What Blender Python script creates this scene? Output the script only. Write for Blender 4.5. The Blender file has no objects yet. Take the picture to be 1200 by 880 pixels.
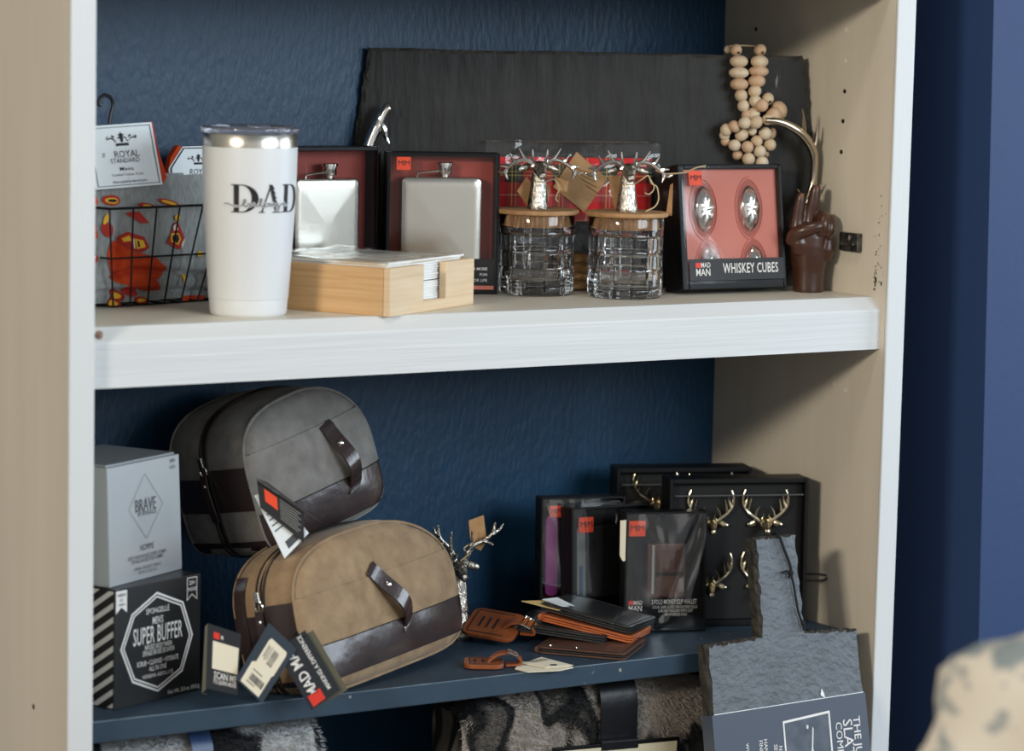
import bpy, bmesh, math, random
from mathutils import Vector as V, Matrix, noise
from math import sin, cos, pi, radians as R
random.seed(7)
scene = bpy.context.scene
COL = scene.collection

# ---------------------------------------------------------------- camera
F_PX = 3521.6                       # focal length in pixels of the 1200 x 880 frame
YAW, PITCH, ROLL = .5628, .1189, .0220
CAM = V((-1.1138, -2.4688, .2883))
fwd = V((sin(YAW) * cos(PITCH), cos(YAW) * cos(PITCH), -sin(PITCH)))
rgt0 = V((cos(YAW), -sin(YAW), 0))
up0 = rgt0.cross(fwd)
rgt = rgt0 * cos(ROLL) + up0 * sin(ROLL)
upv = up0 * cos(ROLL) - rgt0 * sin(ROLL)
cam = bpy.data.cameras.new('camera')
cam_ob = bpy.data.objects.new('camera', cam)
COL.objects.link(cam_ob)
cam_ob.matrix_world = Matrix(((rgt.x, upv.x, -fwd.x, CAM.x), (rgt.y, upv.y, -fwd.y, CAM.y), (rgt.z, upv.z, -fwd.z, CAM.z), (0, 0, 0, 1)))
cam.sensor_fit = 'HORIZONTAL'
cam.sensor_width = 36
cam.lens = F_PX / 1200 * 36
cam.clip_start = .05
cam.dof.use_dof = True
cam.dof.focus_distance = 3.08
cam.dof.aperture_fstop = 4.5
scene.camera = cam_ob

# ---------------------------------------------------------------- world, lamps, exposure
world = bpy.data.worlds.new('world')
scene.world = world
world.use_nodes = True
bg = world.node_tree.nodes['Background']
bg.inputs[0].default_value = (.92, .95, 1, 1)
bg.inputs[1].default_value = .22

def area(name, loc, target, sx, sy, power, col):
    l = bpy.data.lights.new(name, 'AREA')
    l.shape = 'RECTANGLE'
    l.size, l.size_y, l.energy, l.color = sx, sy, power, col
    o = bpy.data.objects.new(name, l)
    COL.objects.link(o)
    o.location = loc
    o.rotation_euler = (V(target) - V(loc)).to_track_quat('-Z', 'Y').to_euler()
    return o

area('window_daylight', (1.5, -2.9, .80), (.4, .1, -.1), 1.7, 1.05, 62, (.79, .91, 1))
area('side_window', (-3.7, -2.15, 1.22), (.6, .1, -.1), .7, .35, 104, (1, .90, .75))
area('front_fill', (-.6, -4.9, .5), (.45, .1, -.1), 5.2, 2.6, 20, (1, .97, .92))  # added soft fill from the front, stands for no known source
area('right_window', (3.3, -1.15, .35), (.4, .05, -.2), 1.4, 1.3, 42, (.78, .89, 1))
area('ceiling_lamp', (.1, -.62, 1.75), (.5, .05, -.1), .25, .25, 6, (1, .92, .80))
vs = scene.view_settings
vs.view_transform = 'Standard'
vs.look = 'None'
vs.exposure = 0
vs.gamma = 1
vs.use_curve_mapping = False

# ---------------------------------------------------------------- helpers
def lin(c):
    return tuple((x / 255 / 12.92) if x / 255 <= .04045 else ((x / 255 + .055) / 1.055) ** 2.4 for x in c) + (1,)

def mat(name, col, rough=.5, metal=0, var=None, vscale=30, stretch=(1, 1, 1), bump=0, bscale=60, bstretch=None,
        spec=.5, coat=0, trans=0, ior=1.45, detail=4, contrast=(.3, .7), sheen=0, bdist=.002):
    m = bpy.data.materials.new(name)
    m.use_nodes = True
    nt = m.node_tree
    b = nt.nodes['Principled BSDF']
    b.inputs['Base Color'].default_value = lin(col)
    b.inputs['Roughness'].default_value = rough
    b.inputs['Metallic'].default_value = metal
    b.inputs['Specular IOR Level'].default_value = spec
    b.inputs['Coat Weight'].default_value = coat
    b.inputs['Coat Roughness'].default_value = .15
    b.inputs['Transmission Weight'].default_value = trans
    b.inputs['IOR'].default_value = ior
    b.inputs['Sheen Weight'].default_value = sheen
    tc = nt.nodes.new('ShaderNodeTexCoord')
    def nz(scale, st):
        mp = nt.nodes.new('ShaderNodeMapping')
        mp.inputs['Scale'].default_value = st
        n = nt.nodes.new('ShaderNodeTexNoise')
        n.inputs['Scale'].default_value = scale
        n.inputs['Detail'].default_value = detail
        nt.links.new(tc.outputs['Object'], mp.inputs[0])
        nt.links.new(mp.outputs[0], n.inputs['Vector'])
        return n.outputs['Fac']
    if var:
        f = nz(vscale, stretch)
        r = nt.nodes.new('ShaderNodeValToRGB')
        r.color_ramp.elements[0].position, r.color_ramp.elements[1].position = contrast
        r.color_ramp.elements[0].color, r.color_ramp.elements[1].color = lin(col), lin(var)
        nt.links.new(f, r.inputs[0])
        nt.links.new(r.outputs[0], b.inputs['Base Color'])
    if bump:
        f = nz(bscale, bstretch or stretch)
        bn = nt.nodes.new('ShaderNodeBump')
        bn.inputs['Strength'].default_value = bump
        bn.inputs['Distance'].default_value = bdist
        nt.links.new(f, bn.inputs['Height'])
        nt.links.new(bn.outputs[0], b.inputs['Normal'])
    return m

def specks(m, col, scale, thr, stretch=(1, 1, 1)):
    """worn specks of another colour over a material"""
    nt = m.node_tree
    b = nt.nodes['Principled BSDF']
    tc = nt.nodes.new('ShaderNodeTexCoord')
    mp = nt.nodes.new('ShaderNodeMapping')
    mp.inputs['Scale'].default_value = stretch
    n = nt.nodes.new('ShaderNodeTexNoise')
    n.inputs['Scale'].default_value = scale
    n.inputs['Detail'].default_value = 3
    nt.links.new(tc.outputs['Object'], mp.inputs[0])
    nt.links.new(mp.outputs[0], n.inputs['Vector'])
    r = nt.nodes.new('ShaderNodeValToRGB')
    r.color_ramp.elements[0].position, r.color_ramp.elements[1].position = thr, thr + .04
    r.color_ramp.elements[0].color, r.color_ramp.elements[1].color = (0, 0, 0, 1), (1, 1, 1, 1)
    nt.links.new(n.outputs['Fac'], r.inputs[0])
    mx = nt.nodes.new('ShaderNodeMix')
    mx.data_type = 'RGBA'
    nt.links.new(r.outputs[0], mx.inputs[0])
    old = b.inputs['Base Color'].links
    if old:
        nt.links.new(old[0].from_socket, mx.inputs[6])
    else:
        mx.inputs[6].default_value = b.inputs['Base Color'].default_value
    mx.inputs[7].default_value = lin(col)
    nt.links.new(mx.outputs[2], b.inputs['Base Color'])
    return m

def film_mat(name, gloss=.02, scale=(25, 25, 6), strength=.5, tint=(255, 255, 255), wr=.08):
    m = bpy.data.materials.new(name)
    m.use_nodes = True
    nt = m.node_tree
    nt.nodes.remove(nt.nodes['Principled BSDF'])
    out = nt.nodes['Material Output']
    t = nt.nodes.new('ShaderNodeBsdfTransparent')
    t.inputs[0].default_value = lin(tint)
    g = nt.nodes.new('ShaderNodeBsdfGlossy')
    g.inputs['Roughness'].default_value = wr
    mx = nt.nodes.new('ShaderNodeMixShader')
    lw = nt.nodes.new('ShaderNodeLayerWeight')
    lw.inputs[0].default_value = .25
    ad = nt.nodes.new('ShaderNodeMath')
    ad.operation = 'MULTIPLY_ADD'
    ad.inputs[1].default_value = .55
    ad.inputs[2].default_value = gloss
    nt.links.new(lw.outputs['Fresnel'], ad.inputs[0])
    nt.links.new(ad.outputs[0], mx.inputs[0])
    nt.links.new(t.outputs[0], mx.inputs[1])
    nt.links.new(g.outputs[0], mx.inputs[2])
    nt.links.new(mx.outputs[0], out.inputs[0])
    tc = nt.nodes.new('ShaderNodeTexCoord')
    mp = nt.nodes.new('ShaderNodeMapping')
    mp.inputs['Scale'].default_value = scale
    n = nt.nodes.new('ShaderNodeTexNoise')
    n.inputs['Scale'].default_value = 1.6
    n.inputs['Detail'].default_value = 2
    n.inputs['Distortion'].default_value = 1.2
    bn = nt.nodes.new('ShaderNodeBump')
    bn.inputs['Strength'].default_value = strength
    bn.inputs['Distance'].default_value = .01
    nt.links.new(tc.outputs['Object'], mp.inputs[0])
    nt.links.new(mp.outputs[0], n.inputs['Vector'])
    nt.links.new(n.outputs['Fac'], bn.inputs['Height'])
    nt.links.new(bn.outputs[0], g.inputs['Normal'])
    nt.links.new(bn.outputs[0], lw.inputs['Normal'])
    return m

class MB:
    def __init__(s):
        s.v, s.f = [], []
    def add(s, vs_, fs_):
        o = len(s.v)
        s.v += [tuple(p) for p in vs_]
        s.f += [tuple(i + o for i in f) for f in fs_]
        return s
    def box(s, x0, x1, y0, y1, z0, z1):
        return s.add([(x0, y0, z0), (x1, y0, z0), (x1, y1, z0), (x0, y1, z0), (x0, y0, z1), (x1, y0, z1), (x1, y1, z1), (x0, y1, z1)],
                     [(0, 3, 2, 1), (4, 5, 6, 7), (0, 1, 5, 4), (1, 2, 6, 5), (2, 3, 7, 6), (3, 0, 4, 7)])
    def prism(s, poly, y0, y1):
        """poly of (x, z), counter-clockwise seen from -y"""
        n = len(poly)
        return s.add([(x, y0, z) for x, z in poly] + [(x, y1, z) for x, z in poly],
                     [tuple(range(n)), tuple(reversed(range(n, 2 * n)))] + [(i, i + n, (i + 1) % n + n, (i + 1) % n) for i in range(n)])
    def plate(s, corners, nrm, t):
        """flat plate from 3D corners, thickness t behind them along -nrm"""
        c = [V(p) for p in corners]
        n = len(c)
        d = V(nrm).normalized() * t
        return s.add(c + [p - d for p in c], [tuple(range(n)), tuple(reversed(range(n, 2 * n)))] + [(i, i + n, (i + 1) % n + n, (i + 1) % n) for i in range(n)])
    def tube(s, pts, rad, n=8, flat=1):
        pts = [V(p) for p in pts]
        if not hasattr(rad, '__len__'):
            rad = [rad] * len(pts)
        ref, rings = None, []
        for i, p in enumerate(pts):
            t = (pts[min(i + 1, len(pts) - 1)] - pts[max(i - 1, 0)])
            t = t.normalized() if t.length > 1e-9 else V((0, 0, 1))
            if ref is None:
                ref = t.orthogonal().normalized()
            ref = (ref - t * ref.dot(t))
            ref = ref.normalized() if ref.length > 1e-6 else t.orthogonal().normalized()
            b = t.cross(ref)
            rings.append([p + ref * rad[i] * cos(2 * pi * k / n) + b * rad[i] * flat * sin(2 * pi * k / n) for k in range(n)])
        vs_ = [q for r in rings for q in r]
        fs_ = [(i * n + k, i * n + (k + 1) % n, (i + 1) * n + (k + 1) % n, (i + 1) * n + k) for i in range(len(pts) - 1) for k in range(n)]
        fs_ += [tuple(reversed(range(n))), tuple((len(pts) - 1) * n + k for k in range(n))]
        return s.add(vs_, fs_)
    def lathe(s, prof, n=32, c=(0, 0, 0), fr=None):
        vs_, m = [], len(prof)
        for r, z in prof:
            for k in range(n):
                a = 2 * pi * k / n
                q = r * (fr(a, z) if fr else 1)
                vs_.append((c[0] + q * cos(a), c[1] + q * sin(a), c[2] + z))
        fs_ = [(i * n + k, i * n + (k + 1) % n, (i + 1) * n + (k + 1) % n, (i + 1) * n + k) for i in range(m - 1) for k in range(n)]
        if prof[0][0] > 1e-6: fs_.append(tuple(reversed(range(n))))
        if prof[-1][0] > 1e-6: fs_.append(tuple((m - 1) * n + k for k in range(n)))
        return s.add(vs_, fs_)
    def ball(s, c, r, nu=14, nv=9, M=None):
        if not hasattr(r, '__len__'): r = (r, r, r)
        vs_ = [V((0, 0, -r[2]))]
        for j in range(1, nv):
            t = pi * j / nv - pi / 2
            vs_ += [V((r[0] * cos(t) * cos(2 * pi * i / nu), r[1] * cos(t) * sin(2 * pi * i / nu), r[2] * sin(t))) for i in range(nu)]
        vs_.append(V((0, 0, r[2])))
        if M: vs_ = [M @ p for p in vs_]
        vs_ = [p + V(c) for p in vs_]
        fs_ = [(0, 1 + (i + 1) % nu, 1 + i) for i in range(nu)]
        for j in range(nv - 2):
            o = 1 + j * nu
            fs_ += [(o + i, o + (i + 1) % nu, o + nu + (i + 1) % nu, o + nu + i) for i in range(nu)]
        o = 1 + (nv - 2) * nu
        fs_ += [(o + i, o + (i + 1) % nu, len(vs_) - 1) for i in range(nu)]
        return s.add(vs_, fs_)
    def grid(s, fn, nu, nv):
        vs_ = [fn(i / nu, j / nv) for j in range(nv + 1) for i in range(nu + 1)]
        w = nu + 1
        return s.add(vs_, [(j * w + i, j * w + i + 1, (j + 1) * w + i + 1, (j + 1) * w + i) for j in range(nv) for i in range(nu)])
    def ribbon(s, pts, side, w, t):
        """strap: centre line pts, width w along side, thickness t"""
        pts = [V(p) for p in pts]
        sd = V(side).normalized()
        n = len(pts)
        vs_ = []
        for i, p in enumerate(pts):
            tg = (pts[min(i + 1, n - 1)] - pts[max(i - 1, 0)]).normalized()
            nr = sd.cross(tg).normalized()
            for a, b in ((-.5, -.5), (.5, -.5), (.5, .5), (-.5, .5)):
                vs_.append(p + sd * w * a + nr * t * b)
        fs_ = [(4 * i + k, 4 * i + (k + 1) % 4, 4 * i + 4 + (k + 1) % 4, 4 * i + 4 + k) for i in range(n - 1) for k in range(4)]
        fs_ += [(3, 2, 1, 0), tuple(4 * n - 4 + k for k in range(4))]
        return s.add(vs_, fs_)
    def build(s, name, m, parent=None, smooth=False, bevel=0, seg=2, weld=False, M=None, solid=0):
        me = bpy.data.meshes.new(name)
        me.from_pydata([tuple(M @ V(p)) for p in s.v] if M else s.v, [], s.f)
        bm = bmesh.new()
        bm.from_mesh(me)
        if weld: bmesh.ops.remove_doubles(bm, verts=bm.verts, dist=1e-5)
        bmesh.ops.recalc_face_normals(bm, faces=bm.faces)
        if bevel:
            bmesh.ops.bevel(bm, geom=list(bm.edges), offset=bevel, segments=seg, profile=.5, affect='EDGES', clamp_overlap=True)
        bm.to_mesh(me)
        bm.free()
        if smooth:
            for p in me.polygons: p.use_smooth = True
            try: me.set_sharp_from_angle(angle=R(40))
            except Exception: pass
        o = bpy.data.objects.new(name, me)
        COL.objects.link(o)
        if m: me.materials.append(m)
        if parent: o.parent = parent
        if solid:
            md = o.modifiers.new('solid', 'SOLIDIFY')
            md.thickness = solid
        return o

def frame(x, y, z, phi=0, lean=0, roll=0):
    return Matrix.Translation((x, y, z)) @ Matrix.Rotation(R(phi), 4, 'Z') @ Matrix.Rotation(R(-lean), 4, 'X') @ Matrix.Rotation(R(-roll), 4, 'Y')

def tag(o, label, cat=None, group=None):
    o['label'] = label
    if cat: o['category'] = cat
    if group: o['group'] = group
    return o

def thing(name, label, cat, M, group=None):
    o = bpy.data.objects.new(name, None)
    COL.objects.link(o)
    o.empty_display_size = .02
    o.matrix_world = M
    return tag(o, label, cat, group)

def structure(o):
    o['kind'] = 'structure'
    return o

TXT = {}
def text_geo(s, size, bold=0, shear=0, xs=1, align='CENTER', space=1):
    """flat lettering as (verts 2D, faces) in its own x/z plane"""
    key = (s, size, bold, shear, xs, align, space)
    if key in TXT: return TXT[key]
    cu = bpy.data.curves.new('t', 'FONT')
    cu.body = s
    cu.size = size
    cu.align_x = align
    cu.align_y = 'CENTER'
    cu.offset = bold * size * .26
    cu.shear = shear
    cu.resolution_u = 2
    cu.space_character = space
    o = bpy.data.objects.new('t', cu)
    me = bpy.data.meshes.new_from_object(o)
    vs_ = [(v.co.x * xs, v.co.y) for v in me.vertices]
    fs_ = [tuple(p.vertices) for p in me.polygons]
    bpy.data.objects.remove(o)
    bpy.data.curves.remove(cu)
    bpy.data.meshes.remove(me)
    TXT[key] = (vs_, fs_)
    return TXT[key]

def letters(items, m, parent, y=-.0004, name='lettering', fn=None):
    """items: (text, x, z, size, dict) -> one printed mesh facing -y; fn maps (x, z) to 3D for curved or tilted faces"""
    b = MB()
    for it in items:
        s, x, z, size = it[:4]
        k = dict(it[4]) if len(it) > 4 else {}
        rot = R(k.pop('rot', 0))
        vs_, fs_ = text_geo(s, size, **k)
        q = [(x + a * cos(rot) - c * sin(rot), z + a * sin(rot) + c * cos(rot)) for a, c in vs_]
        b.add([fn(a, c) if fn else (a, y, c) for a, c in q], fs_)
    return b.build(name, m, parent)

def shapes(polys, m, parent, name, y=-.0003, fn=None):
    """flat printed shapes, polygons of (x, z)"""
    b = MB()
    for p in polys:
        b.add([fn(a, c) if fn else (a, y, c) for a, c in p], [tuple(range(len(p)))])
    return b.build(name, m, parent)

def rrect(x0, z0, x1, z1, r, n=4):
    p = []
    for cx, cz, a0 in ((x1 - r, z0 + r, -90), (x1 - r, z1 - r, 0), (x0 + r, z1 - r, 90), (x0 + r, z0 + r, 180)):
        p += [(cx + r * cos(R(a0 + 90 * i / n)), cz + r * sin(R(a0 + 90 * i / n))) for i in range(n + 1)]
    return p

def quad_fn(c, off=0):
    """maps (s, t) in the unit square to a plate with corners c = TL, TR, BR, BL, raised by off towards the viewer"""
    tl, tr, br, bl = [V(p) for p in c]
    n = (tr - tl).cross(bl - tl).normalized()
    if n.dot(CAM - tl) < 0: n = -n
    return lambda a, b: (bl * (1 - a) * (1 - b) + br * a * (1 - b) + tl * (1 - a) * b + tr * a * b) + n * off

def smooth_path(pts, k=6):
    """Catmull-Rom through the points"""
    p = [V(q) for q in pts]
    p = [p[0] * 2 - p[1]] + p + [p[-1] * 2 - p[-2]]
    out = []
    for i in range(1, len(p) - 2):
        for j in range(k):
            t = j / k
            out.append(.5 * ((2 * p[i]) + (p[i + 1] - p[i - 1]) * t + (2 * p[i - 1] - 5 * p[i] + 4 * p[i + 1] - p[i + 2]) * t * t + (3 * p[i] - p[i - 1] - 3 * p[i + 1] + p[i + 2]) * t ** 3))
    return out + [p[-2]]

# ---------------------------------------------------------------- materials
BLACK_INK = mat('black_ink', (22, 22, 26), .6)
GREY_INK = mat('grey_ink', (70, 72, 78), .5)
WHITE_INK = mat('white_ink', (225, 222, 218), .6)
ORANGE_INK = mat('orange_ink', (235, 72, 28), .5)
RED_INK = mat('red_ink', (214, 48, 32), .5)
WHITE_PAINT = mat('white_paint', (212, 214, 214), .42, var=(205, 207, 207), vscale=8, stretch=(.3, 1, 6), bump=.25, bscale=30, bstretch=(.25, 1, 8))
WHITE_PAINT_V = mat('white_paint_upright', (210, 212, 212), .42, bump=.2, bscale=30, bstretch=(8, 8, .25))
WARM_LIT_WHITE_PAINT = mat('warm_lit_white_paint', (216, 207, 190), .5, var=(207, 198, 180), vscale=6, stretch=(4, 4, .3), bump=.15, bscale=40, bstretch=(6, 6, .2))  # slightly warm white paint, with warm light also put into its colour
DECK_PAINT = mat('deck_paint', (214, 208, 194), .4, var=(205, 198, 182), vscale=8, bump=.1, bscale=30)
NAVY_BACK = mat('navy_back', (20, 61, 90), .42, var=(17, 54, 82), vscale=40, stretch=(1, 1, .25), bump=.45, bscale=170, bstretch=(1, 1, .4), spec=.45)
NAVY_SHELF = specks(mat('navy_shelf', (45, 64, 81), .5, var=(39, 57, 73), vscale=14, bump=.2, bscale=60), (160, 158, 150), 55, .70)
NAVY_WALL = mat('navy_wall', (14, 30, 66), .6, bump=.2, bscale=120)
BLACK_CARD = mat('black_card', (14, 14, 15), .42, spec=.25, bump=.05, bscale=200)
SILVER = mat('silver', (225, 222, 216), .16, 1)
DULL_SILVER = mat('antique_silver', (205, 200, 190), .24, 1, var=(120, 112, 100), vscale=240, contrast=(.35, .75), bump=.8, bscale=420, bstretch=(1, 1, .35))
GOLD = mat('pale_gold', (216, 202, 174), .22, 1)
STEEL = mat('brushed_steel', (200, 196, 186), .26, 1, bump=.05, bscale=30, bstretch=(20, 20, .5))
KRAFT = mat('kraft_card', (178, 140, 98), .8, var=(160, 122, 82), vscale=90)
TWINE = mat('twine', (188, 164, 128), .9)
BLACK_CORD = mat('black_cord', (16, 17, 20), .8)
CREAM_CARD = mat('cream_card', (226, 218, 196), .7)
WHITE_CARD = mat('white_card', (226, 232, 234), .6)
OLIVE_CARD = mat('olive_card', (88, 84, 66), .7)
# ---------------------------------------------------------------- the setting
D = .3065
ZL = -.3641
structure(MB().box(-4, 4, -5, 1.2, -1.32, -1.30).build('floor', mat('dark_floor', (96, 80, 66), .5, var=(80, 66, 54), vscale=3, stretch=(1, 8, 1))))
structure(MB().box(.94, 4, .34, .40, -1.30, 1.6).build('wall_back', NAVY_WALL))
structure(MB().add([(1.0315, 0, .8), (1.0315, .335, .8), (2.6, .335, .8), (2.6, 0, .8), (1.078, 0, -1.3), (1.078, .335, -1.3), (2.6, .335, -1.3), (2.6, 0, -1.3)],
    [(0, 1, 2, 3), (7, 6, 5, 4), (0, 4, 5, 1), (1, 5, 6, 2), (2, 6, 7, 3), (3, 7, 4, 0)]).build('wall_right', mat('blue_wall', (36, 60, 102), .6, bump=.15, bscale=90)))

case = thing('bookcase', 'tall white bookcase with warm light tinted panels, a navy back and two stocked shelves', 'bookcase', Matrix.Translation((0, 0, 0)))
for x0, x1 in ((-.0245, 0), (.912, .936)):
    sp = MB().box(x0, x1, .004, D, -1.0, .72).build('side_panel', WARM_LIT_WHITE_PAINT, case)
    tag(MB().box(x0 - .0002, x1 + .0002, 0, .004, -1.0, .72).build('face_strip', WHITE_PAINT_V, sp, bevel=.0012), 'white painted front edge of the side panel')
    if x0 > 0:
        hole_m = mat('hole_dark', (12, 11, 10), .9)
        fill_m = mat('filler', (226, 220, 205), .8)
        for y, z, dark in ((.0861, .2818, 0), (.0857, .2490, 0), (.0854, .2162, 1), (.0865, .1842, 1), (.0876, .1512, 1), (.2477, .2802, 1), (.0861, -.10, 0), (.066, -.105, 0)):
            b = MB().lathe([(.0024, 0), (.0024, .0005)], 14)
            b.build('pin_hole', hole_m if dark else fill_m, sp, M=Matrix.Translation((.912, y, z)) @ Matrix.Rotation(R(-90), 4, 'Y'))
        cb = MB()
        for k in range(46):
            y, z = random.gauss(.0225, .0016), .004 + abs(random.gauss(0, .03))
            if k > 26: y, z = random.gauss(.0165, .004), random.uniform(.01, .11)
            s_ = random.uniform(.0004, .0013) * (1.5 if z < .02 else .8)
            cb.add([(.9117, y + s_ * cos(a) * .7, z + s_ * 1.6 * sin(a)) for a in (0, 1.2, 2.6, 3.7, 5.1)], [(0, 1, 2, 3, 4)])
        tag(cb.build('chipped_paint', hole_m, sp), 'dark chips where the paint has flaked')
        br = MB().box(.905, .912, .046, .078, .046, .066).box(.902, .912, .050, .074, .052, .056)
        clip = br.build('shelf_clip', mat('old_clip', (120, 118, 112), .35, .8, var=(40, 40, 40), vscale=120), sp, bevel=.0012)
        tag(clip, 'small scuffed metal shelf clip')
        MB().lathe([(.0032, 0), (.0032, .0012), (.001, .002)], 14).build('clip_screw', SILVER, clip, True, M=Matrix.Translation((.905, .060, .061)) @ Matrix.Rotation(R(-90), 4, 'Y'))
    else:
        MB().lathe([(.0026, 0), (.0026, .0004)], 14).build('pin_hole', mat('bare_wood_hole', (92, 62, 36), .9), sp, M=Matrix.Translation((-.0245, .078, -.3582)) @ Matrix.Rotation(R(-90), 4, 'Y'))
tag(MB().box(0, .912, D, D + .006, -1.0, .72).build('back_panel', NAVY_BACK, case), 'navy painted back panel with roller texture')
def lip(z, parent):
    return MB().add([(0, y, z + c) for y, c in ((.0117, -.0544), (.0117, -.0142), (.0125, -.0122), (.027, 0), (.036, 0), (.036, -.0544))] + [(.912, y, z + c) for y, c in ((.0117, -.0544), (.0117, -.0142), (.0125, -.0122), (.027, 0), (.036, 0), (.036, -.0544))],
        [(0, 1, 2, 3, 4, 5), (11, 10, 9, 8, 7, 6)] + [(i, i + 6, (i + 1) % 6 + 6, (i + 1) % 6) for i in range(6)]).build('shelf_lip', WHITE_PAINT, parent)
for z in (0, .375):
    sh = MB().box(.0003, .9117, .036, D - .0003, z - .022, z).build('shelf', DECK_PAINT, case)
    tag(lip(z, sh), 'thick white front edge of the shelf')
tag(MB().box(.0003, .9050, .0202, D - .0003, -.3848, ZL).build('shelf', NAVY_SHELF, case, bevel=.0012), 'thin navy lower shelf with worn paint specks')
edge = MB().box(.0003, .9050, .0196, .0205, ZL - .0006, ZL + .0002).build('worn_edge', mat('worn_edge', (120, 138, 150), .5, var=(66, 88, 106), vscale=40), case)
base = MB().box(-.03, .94, -.16, D, -.66, -.62).build('counter', DECK_PAINT, case, bevel=.003)
MB().box(-.0245, .936, -.14, D, -1.30, -.66).build('base_cabinet', WARM_LIT_WHITE_PAINT, case)
nail = MB().lathe([(.0035, 0), (.0038, .003), (.003, .006)], 10).build('shelf_peg', mat('bare_peg', (150, 120, 108), .7), case, M=Matrix.Translation((.0115, .0185, -.0085)) @ Matrix.Rotation(R(35), 4, 'X'))
# ================================================================ UPPER SHELF
# ---------------------------------------------------------------- long slate board leaning at the back
SLATE_DARK = mat('dark_slate', (38, 37, 34), .62, var=(28, 27, 25), vscale=22, stretch=(1, 1, 2.2), bump=.8, bscale=30, bstretch=(1.3, 1, .30), detail=9, bdist=.006)
specks(SLATE_DARK, (120, 118, 112), 34, .735, (2.5, 1, .6))
L_, H_ = .485, .252
def chip_edge(poly, n, amp, seed):
    rnd = random.Random(seed)
    out = []
    for i, p in enumerate(poly):
        q = poly[(i + 1) % len(poly)]
        for k in range(n):
            lo = min(.3, .0075 / max(1e-6, math.hypot(q[0] - p[0], q[1] - p[1])))
            t = 0 if k == 0 else lo + (1 - 2 * lo) * (k - 1) / (n - 2)
            j = amp if k else 0
            out.append((p[0] + (q[0] - p[0]) * t + rnd.uniform(-j, j), p[1] + (q[1] - p[1]) * t + rnd.uniform(-j, j)))
    return out
def slate_slab(poly, t, seed, inset=.0045, n=14, amp=.0011):
    outer = chip_edge(poly, n, amp, seed)
    cx = sum(p[0] for p in outer) / len(outer)
    cz = sum(p[1] for p in outer) / len(outer)
    rnd = random.Random(seed + 5)
    N = len(outer)
    rows = []
    for y, k in ((t, 0), (t * .62, -.0012), (t * .3, .0008), (0, 1)):
        row = []
        for i, (x, z) in enumerate(outer):
            a, b_ = outer[i - 1], outer[(i + 1) % N]
            tx, tz = b_[0] - a[0], b_[1] - a[1]
            l = math.hypot(tx, tz) or 1
            nx, nz = tz / l, -tx / l
            ins = (inset * rnd.uniform(.5, 1.2)) if k == 1 else k * rnd.uniform(-1, 1)
            row.append((x - nx * ins, y + rnd.uniform(-.0006, .0006) * (0 < y < t), z - nz * ins))
        rows.append(row)
    f_ = MB().add(rows[0] + rows[3], [tuple(range(N)), tuple(range(N, 2 * N))])
    e_ = MB().add([p for r in rows for p in r], [(j * N + i, j * N + (i + 1) % N, (j + 1) * N + (i + 1) % N, (j + 1) * N + i) for j in range(3) for i in range(N)])
    return f_, e_
SLATE_E = mat('slate_edge', (64, 60, 53), .75, var=(38, 36, 33), vscale=90, bump=1, bscale=160, bdist=.003)
def slate(root, m, *a, **k):
    f_, e_ = slate_slab(*a, **k)
    o_ = f_.build('slab', m, root)
    bm_ = bmesh.new(); bm_.from_mesh(o_.data)
    bmesh.ops.triangulate(bm_, faces=bm_.faces, ngon_method='EAR_CLIP')
    bm_.to_mesh(o_.data); bm_.free()
    tag(e_.build('rough_edge', SLATE_E, root), 'rough chipped brown grey edge')
sl = thing('slate_board', 'long dark grey slate serving board with chipped edges leaning at the upper shelf back', 'serving board', frame(.4422, .2965, 0, -18.8, 0))
poly = [(.010, 0), (L_ - .016, 0), (L_ + .012, .075), (L_ + .011, .165), (L_ - .004, H_), (.002, H_), (-.012, .155), (-.010, .085)]
slate(sl, SLATE_DARK, poly, .007, 3)

# ---------------------------------------------------------------- wire basket with two packs of socks
WIRE = mat('black_wire', (26, 27, 30), .45, .6)
bk = thing('wire_basket', 'black wire basket holding patterned socks at the left end of the upper shelf', 'basket', frame(.1003, .180, 0, 15))
W_, DP, HB = .150, .088, .0955
def bpt(fa, fb, c):
    k = c / HB
    a0, a1 = -.0135 * k, W_ * .86 + (W_ * .14 + .014) * k
    return V((a0 + (a1 - a0) * fa, -.010 * k + (DP + .02 * k) * fb, c + .0016))
for c, nm in ((HB, 'rim_wire'), (.047, 'middle_wire'), (0, 'base_wire')):
    q = [bpt(0, 0, c), bpt(1, 0, c), bpt(1, 1, c), bpt(0, 1, c), bpt(0, 0, c)]
    MB().tube(q, .0014 if c == HB else .0010, 6).build(nm, WIRE, bk, True)
for i in range(7):
    f = i / 6
    MB().tube([bpt(f, 0, 0), bpt(f, 0, HB)], .0010, 6).build('upright_wire', WIRE, bk, True)
    if i % 2 == 0:
        MB().tube([bpt(f, 1, 0), bpt(f, 1, HB)], .0010, 6).build('upright_wire', WIRE, bk, True)
    if 0 < i < 6:
        MB().tube([bpt(f, 0, 0), bpt(f, 1, 0)], .0010, 6).build('floor_wire', WIRE, bk, True)
for fb in (.33, .66):
    for fa in (0, 1):
        MB().tube([bpt(fa, fb, 0), bpt(fa, fb, HB)], .0010, 6).build('upright_wire', WIRE, bk, True)

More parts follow.
